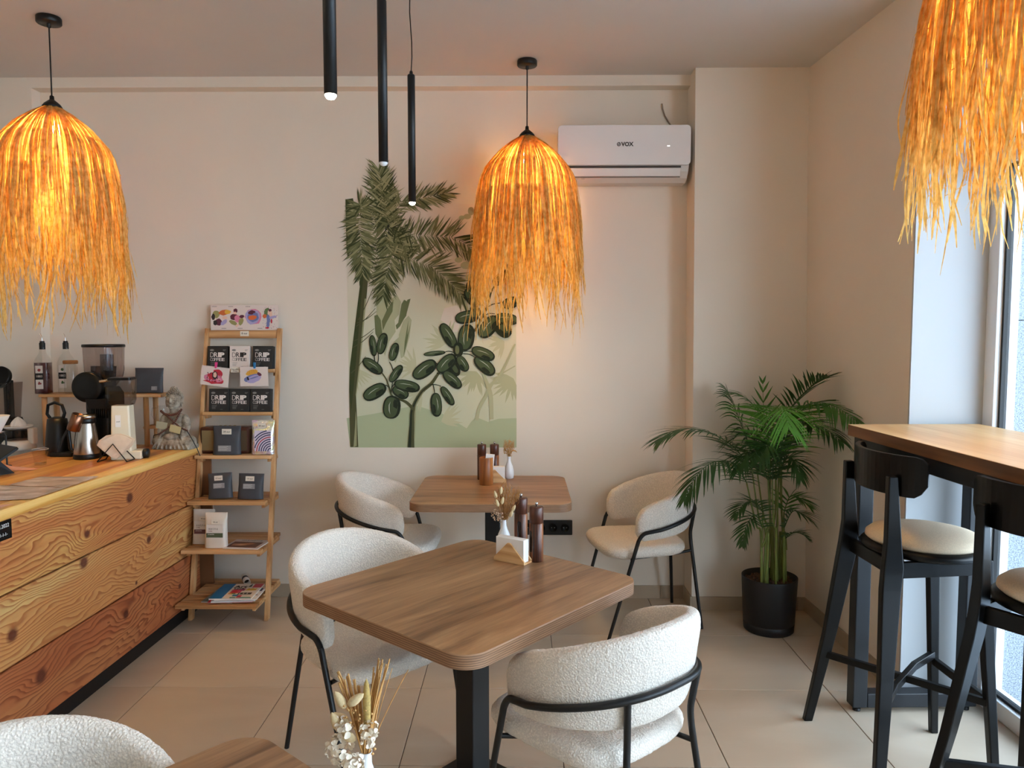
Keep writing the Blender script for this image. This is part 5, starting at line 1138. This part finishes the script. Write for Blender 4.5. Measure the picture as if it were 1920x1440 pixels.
def beads(pts, r, n): 
    P_ = [Vector(p) for p in pts]; seg = [(b - a).length for a, b in zip(P_, P_[1:])]; tot = sum(seg)
    for i in range(n):
        d = tot * i / (n - 1); k = 0
        while k < len(seg) - 1 and d > seg[k]: d -= seg[k]; k += 1
        ell(m, tuple(P_[k].lerp(P_[k + 1], min(1, d / seg[k]))), (r,) * 3, n=8)
beads([(-.058, -.030, .196), (-.035, -.038, .182), (0, -.042, .176), (.035, -.038, .184), (.050, -.024, .204)], .0062, 17); beads([(.052, -.026, .204), (.03, -.044, .150), (-.01, -.056, .110), (-.055, -.058, .082)], .0052, 20); beads([(-.045, -.034, .190), (.0, -.046, .160), (.055, -.048, .115), (.090, -.045, .100)], .0052, 20)
o = obj('bead_necklace', m, BM, stt); o['kind'] = 'stuff'
obj('cord', MB().tube([(-.055, -.06, .082), (-.09, -.05, .074), (-.108, -.03, .05), (-.114, -.01, .012)], .0022, 6), M['black_metal'], stt)
obj('cord', MB().tube([(.09, -.046, .10), (.12, -.05, .055), (.145, -.05, .01), (.155, -.04, -.03)], .0022, 6), M['black_metal'], stt)
obj('paper_tag', MB().box(-.03, .03, -.001, .001, -.018, .018, M=T(-.045, -.052, .125) @ R(.15, 'Y')), mat('greenish_paper_tag', rgb(178, 176, 150), .7), stt); obj('paper_tag', MB().box(-.03, .03, -.001, .001, -.018, .018, M=T(.035, -.062, .108) @ R(.25, 'Y')), mat('yellowed_paper_tag', rgb(196, 184, 140), .7), stt)
# ---------------------------------------------------------------- ladder shelf
ls = thing('ladder_shelf', 'leaning light pine ladder shelf against the back wall, beside the counter', 'shelf', (0, 0, 0))
XLr, XRr = -1.820, -1.400
ry = lambda z: 4.02 + (4.345 - 4.02) * z / 1.6
for x in (XLr, XRr):
    q = lambda z: [(x - .011, ry(z) - .018, z), (x + .011, ry(z) - .018, z), (x + .011, ry(z) + .018, z), (x - .011, ry(z) + .018, z)]
    obj('side_rail', MB().loft([q(0), q(1.605)]), M['pine_z'], ls, bevel=.002)
obj('top_rail', MB().box(XLr + .011, XRr - .011, ry(1.575) - .012, ry(1.575) + .006, 1.548, 1.594), M['pine'], ls, bevel=.002)
SH = [(3.85, .142), (3.935, .411), (4.025, .657), (4.135, .894), (4.215, 1.130), (4.265, 1.372)]
for yf, z in SH:
    n = max(2, int(round((4.30 - yf) / .056)))
    for k in range(n):
        y0 = yf + .056 * k; front = y0 + .045 < ry(z) - .018
        a, b = (XLr - .006, XRr + .002) if front else (XLr + .012, XRr - .012)
        if k == 0: a -= .002
        obj('slat', MB().box(a, b, y0, y0 + .046, z - .020, z), M['pine'], ls, bevel=.0015, seg=1)
    for x in (XLr + .020, XRr - .020): obj('slat_support', MB().box(x - .008, x + .008, yf + .03, 4.30, z - .040, z - .020), M['pine'], ls, bevel=.001, seg=1)
def mid(px, Y): return at_y(px, 800, Y).x
# poster on top
M['card'] = mat('white_card', rgb(222, 208, 200), .6)
def blob(m, cx, cz, rx, rz_, mi, y, rot=0, n=14, irr=.15, seed=0):
    rr = random.Random(seed); P_ = []
    for k in range(n): a = 2 * PI * k / n; r = 1 + rr.uniform(-irr, irr); u, v = rx * r * math.cos(a), rz_ * r * math.sin(a); P_.append((cx + u * math.cos(rot) - v * math.sin(rot), y, cz + u * math.sin(rot) + v * math.cos(rot)))
    m.add(P_, [tuple(range(n))], mi)
PC = [mat('print_' + n_, rgb(*c), .6) for n_, c in (('maroon', (96, 36, 58)), ('orange', (206, 104, 50)), ('olive', (150, 146, 92)), ('lilac', (168, 158, 200)), ('pink', (212, 128, 156)), ('red', (190, 40, 60)), ('black', (36, 30, 34)), ('yellow', (220, 170, 60)), ('blue', (110, 120, 170)), ('skin', (228, 190, 170)), ('green', (90, 110, 70)))]
po = thing('illustrated_print', 'wide white print of four colourful figures standing on top of the ladder shelf', 'poster', (at_y(458, 600, 4.345).x, 4.345, 1.592)); po.rotation_euler = (-.06, 0, 0)
obj('card', MB().box(-.197, .197, -.001, .001, 0, .148), M['card'], po); m = MB(); y = -.0014
for i, (cx, cz, rx, rz_, mi, ro) in enumerate([(-.165, .095, .020, .022, 2, .3), (-.12, .105, .030, .016, 1, .2), (-.098, .108, .018, .013, 7, 0), (-.182, .08, .011, .018, 6, 0), (-.15, .05, .020, .022, 0, .4), (-.17, .045, .012, .014, 6, .3), (-.12, .048, .022, .012, 3, .7), (-.115, .075, .016, .01, 9, 0),
     (-.052, .115, .012, .014, 0, 0), (-.055, .10, .010, .010, 9, 0), (-.06, .078, .024, .018, 0, .1), (-.04, .068, .018, .022, 4, .5), (-.015, .082, .014, .010, 0, 0), (-.066, .046, .026, .012, 2, -.5), (-.02, .052, .014, .022, 2, -.3), (-.042, .030, .012, .007, 9, .7),
     (.052, .080, .050, .047, 4, 0), (.046, .078, .044, .042, 3, 0), (.050, .080, .033, .030, 8, .2), (.046, .075, .026, .014, 1, .1), (.040, .105, .018, .012, 0, .3), (.055, .108, .010, .007, 0, 0),
     (.135, .118, .016, .014, 10, 0), (.150, .100, .012, .022, 9, .4), (.125, .100, .01, .02, 10, .2), (.118, .083, .012, .012, 1, 0), (.140, .070, .011, .024, 8, .1), (.165, .078, .022, .008, 3, .2), (.138, .038, .010, .022, 8, 0), (.158, .055, .005, .014, 5, 0), (.134, .016, .012, .005, 5, 0), (.150, .118, .01, .008, 0, 0)]): blob(m, cx, cz, rx, rz_, mi, y - .00003 * i, ro, seed=i, irr=.12)
rr = random.Random(9)
for i in range(60): blob(m, rr.uniform(.105, .192), rr.uniform(.012, .140), .0012, .0022, rr.choice([0, 5, 1, 8]), y, rr.uniform(0, 3), n=6)
for cx in (-.175, -.08, .02, -.12, -.025, .09): m.box(cx - .014, cx + .014, y - .0001, y, (.138 if cx in (-.175, -.08, .02) else .012), (.140 if cx in (-.175, -.08, .02) else .014), 6)
o = obj('printed_figures', m, PC, po)
def card(px, py, Y, w, h, lines, lab, rot=0, group='handwritten price cards on the ladder shelf', size=None):
    p = at_y(px, py, Y); t = thing('price_card', lab, 'price card', tuple(p), 0, group); t.rotation_euler = (0, rot, 0)
    c = obj('card', MB().box(-w / 2, w / 2, -.0008, .0008, -h / 2, h / 2), M['sticker'], t)
    for i, s in enumerate(lines): text('lettering', s, size or h * .55, M['ink'], t, (0, -.0012, (len(lines) - 1) * h * .16 - i * h * .32 - h * .14), FACE)
card(458.5, 625.5, ry(1.575) - .0135, .050, .029, ['8 eur'], 'small cream price card on the top rail of the ladder shelf')
card(440.5, 693.5, 4.258, .050, .030, ['Drip coffee', '10 eur'], 'cream price card hanging under the white coffee box', size=.009)
# drip coffee boxes
M['boxk'] = mat('black_carton', rgb(28, 28, 30), .5); M['boxw'] = mat('white_carton', rgb(224, 212, 204), .55); M['inkw'] = mat('white_ink', rgb(228, 220, 214), .55); M['inkk'] = mat('black_ink', rgb(26, 24, 26), .55); M['inkg'] = mat('grey_ink', rgb(130, 128, 124), .6)
def letters(ink, nm):
    ob = []
    for word, z, sz, x0, x1 in (('DRIP', .0605, .044, -.041, .043), ('COFFEE', .0385, .030, -.041, .043)):
        wts = [i / (len(word) - 1) for i in range(len(word))]; x = x0; tot = sum({'D': .9, 'R': .9, 'I': .38, 'P': 1.05, 'C': .75, 'O': .8, 'F': .78, 'E': 1.0}[c] * (1 + .15 * w) for c, w in zip(word, wts))
        for c, w in zip(word, wts):
            cw_ = {'D': .9, 'R': .9, 'I': .38, 'P': 1.05, 'C': .75, 'O': .8, 'F': .78, 'E': 1.0}[c] * (1 + .15 * w) / tot * (x1 - x0)
            cu = bpy.data.curves.new('l', 'FONT'); cu.body = c; cu.size = sz; cu.offset = -.0006 + (.0030 if word == 'DRIP' else .0014) * w * sz / .044; cu.extrude = .0002; cu.resolution_u = 2
            tmp = bpy.data.objects.new('tmp', cu); COL.objects.link(tmp); bpy.context.view_layer.update(); me = bpy.data.meshes.new_from_object(tmp.evaluated_get(bpy.context.evaluated_depsgraph_get())); bpy.data.objects.remove(tmp)
            xs = [v.co.x for v in me.vertices]; a, b = min(xs), max(xs); zz = [v.co.y for v in me.vertices]; c0, c1 = min(zz), max(zz); H = .0275 if word == 'DRIP' else .0175
            ob.append(([((v.co.x - a) / (b - a) * cw_ * .93 + x, -.0002 * (1 if v.co.z > 0 else -1), (v.co.y - c0) / (c1 - c0) * H + z) for v in me.vertices], [tuple(p.vertices) for p in me.polygons])); x += cw_
    m = MB()
    for vs, fs in ob: m.add(vs, fs)
    return m.mesh(nm, ink)
LW = letters(M['inkw'], 'lettering'); LK = letters(M['inkk'], 'lettering')
def drip(px, Y, z, lab, white=False, rot=-.10, rz_=0):
    t = thing('drip_coffee_box', lab, 'box', (mid(px, Y), Y, z + .0015), 0, 'drip coffee boxes'); t.rotation_euler = (rot, 0, rz_)
    w, h, d = .115, .131, .042; t.location.z += .0
    obj('carton', MB().box(-w / 2, w / 2, 0, d, 0, h), M['boxw'] if white else M['boxk'], t, bevel=.0015)
    o = obj('lettering', LK if white else LW, None, t); o.location = (-.001, -.0006, .006)
    m = MB(); y = -.0004; m.box(.030, .043, y, .0005, .103, .105).box(.030, .048, y, .0005, .108, .110).box(-.040, -.012, y, .0005, .033, .035).box(-.040, -.016, y, .0005, .026, .0275).box(-.040, -.020, y, .0005, .021, .0225).box(-.040, -.018, y, .0005, .016, .0175).box(.008, .022, y, .0005, .012, .0135)
    o = obj('small_print', m, M['inkg'], t); m = MB(); blob(m, -.033, .107, .012, .006, 0, -.0005, irr=0); obj('oval_mark', m, M['inkg'], t)
drip(410.5, 4.268, 1.372, 'black drip coffee box on the upper shelf, left of the white one, pink clip below')
drip(451.5, 4.268, 1.372, 'white drip coffee box in the middle of the upper shelf', True)
drip(494.5, 4.268, 1.372, 'black drip coffee box on the upper shelf, right of the white one, blue clip below')
drip(411, 4.222, 1.130, 'black drip coffee box on the second shelf, left of three')
drip(449.5, 4.222, 1.130, 'black drip coffee box on the second shelf, middle of three')
drip(488.5, 4.222, 1.130, 'black drip coffee box on the second shelf, right of three')
def postcard(px, py, Y, rot, lab, shapes, clipc, cliplab):
    p = at_y(px, py, Y); t = thing('postcard', lab, 'postcard', tuple(p), 0, 'illustrated postcards'); t.rotation_euler = (0, rot, 0)
    obj('card', MB().box(-.080, .080, -.001, .001, -.055, .055), M['card'], t); m = MB()
    for i, (cx, cz, rx, rz_, mi, ro, ir) in enumerate(shapes): blob(m, cx, cz, rx, rz_, mi, -.0013 - .00004 * i, ro, seed=i + 3, irr=ir)
    obj('printed_figure', m, PC, t)
    c = thing('clothes_peg', cliplab, 'peg', (p.x + (.008 if rot > 0 else .005), Y - .004, p.z + .052)); c.rotation_euler = (0, rot, 0)
    cm = mat(cliplab.split()[1] + '_peg', rgb(*clipc), .5)
    for s in (-1, 1): obj('peg_half', MB().loft([[(-.005, s * .003 - .002, -.006), (.005, s * .003 - .002, -.006), (.005, s * .003 + .002, -.006), (-.005, s * .003 + .002, -.006)], [(-.006, s * .005 - .002, .028), (.006, s * .005 - .002, .028), (.006, s * .005 + .002, .028), (-.006, s * .005 + .002, .028)]]), cm, c, bevel=.001, seg=1)
pk = [(0, -.028, .058, .014, 5, .05, .25), (-.012, -.005, .045, .026, 4, .2, .2), (.012, .012, .030, .026, 5, 0, .2), (-.022, .0, .020, .022, 5, .4, .3), (.022, -.012, .022, .024, 4, .3, .25), (0, .006, .016, .024, 6, .1, .1), (0, .008, .010, .016, 9, 0, .1)]
rr = random.Random(6)
for i in range(26): pk.append((rr.uniform(-.045, .045), rr.uniform(-.035, .022), .004, .003, rr.choice([9, 5, 0]), rr.uniform(0, 3), .3))
postcard(403, 705.5, 4.235, math.radians(7), 'tilted white postcard of a pink figure, hanging left on the ladder shelf', pk, (222, 66, 132), 'small pink peg holding the left postcard')
yl = [(-.012, .022, .036, .017, 7, .25, .06), (-.01, -.008, .046, .022, 8, .3, .12), (.0, -.014, .042, .020, 3, .3, .1), (.030, .014, .014, .009, 0, -.6, .1), (-.035, -.012, .006, .012, 6, .3, .2), (0, -.006, .028, .004, 8, .3, .1)]
for i in range(5): yl.append((-.036 + .012 * i, .020 + .003 * i, .0006, .014, 1, .2, 0)); yl.append((-.012, .012 + .006 * i, .034, .0005, 1, .25, 0))
postcard(476.5, 706, 4.235, math.radians(0), 'straight white postcard of a yellow and lilac sofa, hanging right on the ladder shelf', yl, (36, 120, 176), 'small blue peg holding the right postcard')
# third shelf: radio, charcoal pouch, foil pouch
z3 = .894; rd = thing('wooden_radio', 'dark wooden retro radio behind the charcoal pouch', 'radio', (mid(426, 4.24), 4.24, z3 + .001))
obj('case', MB().box(-.140, .140, -.045, .045, 0, .150), mat('dark_red_wood', rgb(74, 34, 22), .35), rd, bevel=.012, seg=3); obj('speaker_cloth', MB().box(-.128, -.045, -.0475, -.045, .018, .132), nmat('beige_speaker_cloth', rgb(140, 118, 80), .9, .2, 400), rd, bevel=.004); obj('speaker_cloth', MB().box(.06, .128, -.0475, -.045, .018, .132), nmat('brown_speaker_cloth', rgb(90, 70, 50), .9, .2, 400), rd, bevel=.004)
for k in range(4): obj('knob', MB().lathe([(0, .150), (.008, .150), (.008, .158), (.006, .160), (0, .160)], 16, M=T(-.03 + .027 * k, -.02, 0)), mat('brass_knob', rgb(206, 180, 130), .3, 1), rd)
pouch((mid(424.5, 4.165), 4.165, z3 + .0015), 0, 'charcoal pouch with white sticker on the third shelf, in front of the radio', .158, .162, .05, sticker=(.04, .80, .34, .19), label2=(-.03, .22, .46, .20), tilt=-.07, txt='28 eur', seed=5)
def _foil():
    m = mat('holographic_foil', rgb(205, 205, 215), .22, .75); N = NT(m); co = N.coord(); f = N.noise(co, 16, 3, .5, 1.2)
    N.l.new(N.ramp(f, [(.25, rgb(150, 150, 190)), (.38, rgb(214, 196, 226)), (.5, rgb(236, 238, 238)), (.6, rgb(240, 234, 180)), (.7, rgb(176, 222, 216)), (.8, rgb(226, 190, 210))]), N.b.inputs['Base Color']); N.bump(N.noise(co, 30, 3), .8, .006); return m
fp = pouch((mid(492.5, 4.185), 4.185, z3 + .0015), 0, 'shiny holographic foil pouch with striped arcs on the third shelf', .130, .192, .05, _foil(), group='foil coffee pouches', sticker=(0, .84, .36, .14), label2=None, tilt=-.05, txt='30 eur', seed=8)
m = MB(); y = -.0265; m.box(-.040, .052, y + .0004, y + .001, .018, .135, 0)
for k in range(9):
    r0, r1 = .014 + .0125 * k, .020 + .0125 * k; P_ = []
    A = [PI / 2 + (PI / 2) * i / 16 for i in range(17)]
    for a0, a1 in zip(A, A[1:]):
        q = [(.052 + r * 1.0 * math.cos(a), y, .018 + r * math.sin(a)) for r, a in ((r0, a0), (r1, a0), (r1, a1), (r0, a1))]
        if all(-.042 < p[0] < .053 and p[2] < .136 for p in q): m.add(q, [(0, 1, 2, 3)], 2 if k == 5 else 1)
obj('arc_print', m, [mat('lilac_label', rgb(214, 204, 222), .5), mat('navy_print', rgb(48, 52, 90), .5), mat('red_arc_print', rgb(170, 60, 70), .5)], fp)
pouch((mid(470, 4.25), 4.25, z3 + .0015), 0, 'plain beige paper bag half hidden behind the foil pouch', .10, .14, .05, nmat('beige_paper_bag', rgb(176, 160, 138), .8, .05, 30), group='paper bags', sticker=None, label2=None, seed=9)
# fourth shelf: two charcoal pouches
pouch((mid(410.5, 4.085), 4.085, .6585), 0, 'charcoal pouch with price sticker on the fourth shelf, the left one, slightly tilted', .135, .140, .05, rot=math.radians(-4), sticker=(.0, .80, .34, .19), label2=(.02, .50, .46, .20), tilt=-.15, txt='14 eur', seed=11).location.z += .005
pouch((mid(466.5, 4.085), 4.085, .6585), 0, 'charcoal pouch with price sticker on the fourth shelf, the right one, upright', .142, .140, .05, rot=math.radians(1), sticker=(.0, .80, .34, .19), label2=(-.02, .50, .46, .20), tilt=-.15, txt='14 eur', seed=12).location.z += .002
# fifth shelf: two white pouches and a magazine
WP = nmat('matte_white_pouch', rgb(216, 206, 194), .5, .03, 20, .2, 14)
def wpouch(px, Y, z, band, lab, tilt, sd):
    t = pouch((mid(px, Y), Y, z), 0, lab, .122, .190, .055, WP, group='white coffee pouches', sticker=(.04, .745, .36, .11), label2=None, tilt=tilt, txt='18 eur', seed=sd)
    fb = mat('label_band_' + band[0], rgb(*band[1]), .6); y = -.0285
    l_ = obj('label', MB().box(-.044, .046, y, y + .0012, .056, .128), M['labelw'], t); obj('colour_band', MB().box(-.044, .046, y - .0004, y, .058, .082), fb, l_)
    text('lettering', 'satna', .020, M['inkg'], l_, (-.006, y - .0006, .100), FACE, space=1.25); text('lettering', 'COFFEE', .006, M['redink'], l_, (-.022, y - .0006, .090), FACE)
    text('lettering', 'ETHIOPIA', .008, M['labelw'], l_, (-.018, y - .0009, .072), FACE)
wpouch(400, 4.0, .4125, ('green', (74, 84, 58)), 'white coffee pouch with green band, in front on the fifth shelf', -.06, 3)
wpouch(377, 4.075, .4125, ('plum', (96, 58, 62)), 'white coffee pouch with plum coloured band, behind the green banded one', -.06, 4)
def book(loc, rz_, w, d, h, colc, lab, patches=(), edge=None, pages=True, group='magazines on the ladder shelf', name='magazine', tilt=0):
    t = thing(name, lab, 'magazine', loc, rz_, group); t.rotation_euler = (0, tilt, rz_); cm = mat('magazine_cover', rgb(*colc), .35)
    obj('cover', MB().box(-w / 2, w / 2, -d / 2, d / 2, h - .0008, h).box(-w / 2, w / 2, -d / 2, d / 2, 0, .0008), cm, t); obj('pages', MB().box(-w / 2 + .0015, w / 2 - .0015, -d / 2 + .001, d / 2 - .001, .0008, h - .0008), M['paper'] if not edge else mat('tinted_pages', rgb(*edge), .8), t)
    if patches:
        m = MB(); mats = []; 
        for i, (c, pts) in enumerate(patches): mats.append(mat('cover_print', rgb(*c), .4)); m.add([(x * w / 2, y * d / 2, h + .0003 + .00012 * i) for x, y in pts], [tuple(range(len(pts)))], i)
        obj('cover_print', m, mats, t)
    return t
rc = lambda a, b, c, d: [(a, c), (b, c), (b, d), (a, d)]
mg = book((mid(456, 4.03), 4.045, .4125), math.radians(-6), .20, .165, .006, (196, 184, 182), 'magazine with brown photo cover lying on the fifth shelf', [((84, 40, 28), rc(-.86, .80, -.82, .42)), ((168, 116, 82), [(-.7, -.55), (-.1, -.5), (.5, .05), (.2, .2), (-.3, .05), (-.75, -.05)]), ((206, 164, 130), [(-.6, -.4), (-.2, -.42), (.1, -.2), (-.3, -.12)])])
text('lettering', 'HARMONIE', .022, M['inkg'], mg, (0, .054, .0066), (0, 0, 0), space=1.1)
# sixth shelf: stack of magazines
Z6 = .142; mx = mid(432, 3.99)
book((mx - .052, 4.00, Z6 + .001), math.radians(-3), .17, .23, .005, (132, 146, 146), 'grey green illustrated magazine at the left, under the blue and white one', [((40, 42, 46), [(-.2, -.1), (.1, -.2), (.4, 0), (.1, .3), (-.1, .35)]), ((94, 130, 140), rc(-.8, -.5, -.9, .9))])
book((mx + .012, 3.985, Z6 + .0065), math.radians(4), .235, .225, .004, (196, 44, 66), 'red covered magazine at the bottom of the stack, only its red corner showing')
book((mx + .022, 3.985, Z6 + .011), math.radians(7), .228, .225, .007, (220, 220, 222), 'thick white magazine second from the bottom of the stack', edge=(206, 212, 216))
book((mx + .040, 3.99, Z6 + .0185), math.radians(3), .225, .225, .006, (226, 216, 206), 'cream magazine with dark lettering just under the top one', [((40, 36, 60), rc(.78, .92, .1, .5)), ((120, 90, 80), rc(.7, .9, -.5, -.4))])
pt = [((228, 214, 198), rc(-.35, 1, -1, 1)), ((30, 106, 160), rc(-1, -.40, -1, 1)), ((196, 40, 58), rc(.55, .98, .45, .98)), ((206, 62, 92), rc(-.28, .22, -.28, .18)), ((200, 34, 40), [(-.28, -.28), (.14, -.28), (-.1, .15)]), ((214, 170, 40), [(.34, .05), (.86, .05), (.86, .38), (.75, .28), (.64, .40), (.54, .28), (.44, .38)]), ((160, 36, 80), [(.10, .0), (.32, 0), (.32, .34), (.2, .3)]),
      ((28, 24, 26), rc(.16, .80, -.50, -.24)), ((224, 216, 206), rc(.22, .26, -.46, -.28)), ((224, 216, 206), rc(.40, .44, -.46, -.28)), ((224, 216, 206), rc(.58, .62, -.46, -.28)), ((24, 116, 150), rc(-.02, .24, -.74, -.50)), ((190, 56, 66), rc(.24, .44, -.92, -.60)), ((220, 150, 60), rc(-.30, -.14, -.46, -.30)), ((110, 130, 60), rc(-.14, .04, -.46, -.32)), ((60, 140, 120), rc(-.05, .22, -.98, -.86)), ((30, 26, 28), [(.34, .50), (.50, .50), (.48, .80), (.42, .92)]), ((60, 140, 120), rc(.44, .95, -.98, -.88))]
tp = book((mx + .018, 3.985, Z6 + .0255), math.radians(2), .225, .235, .006, (224, 214, 204), 'top magazine of the stack with blue spine band and colourful geometric cover', pt)
text('lettering', 'Art', .050, M['inkk'], tp, (.0, .045, .0086), (0, 0, 0), bold=.001); text('lettering', 'Look', .026, M['inkk'], tp, (.0, .022, .0087), (0, 0, 0), bold=.001)
rl = thing('paper_roll', 'small rolled paper lying behind the magazine stack', 'paper roll', (mid(452, 4.2), 4.215, Z6 + .0005)); obj('roll', MB().lathe([(.018, -.06), (.0185, .06), (.0165, .06), (.0165, -.06), (.018, -.06)], 28, M=T(0, 0, .0185) @ R(.5, 'Z') @ R(PI / 2, 'X')), M['paper'], rl, recalc=False); obj('print_band', MB().lathe([(.01875, -.02), (.01875, .01)], 28, M=T(0, 0, .0185) @ R(.5, 'Z') @ R(PI / 2, 'X')), M['inkk'], rl)
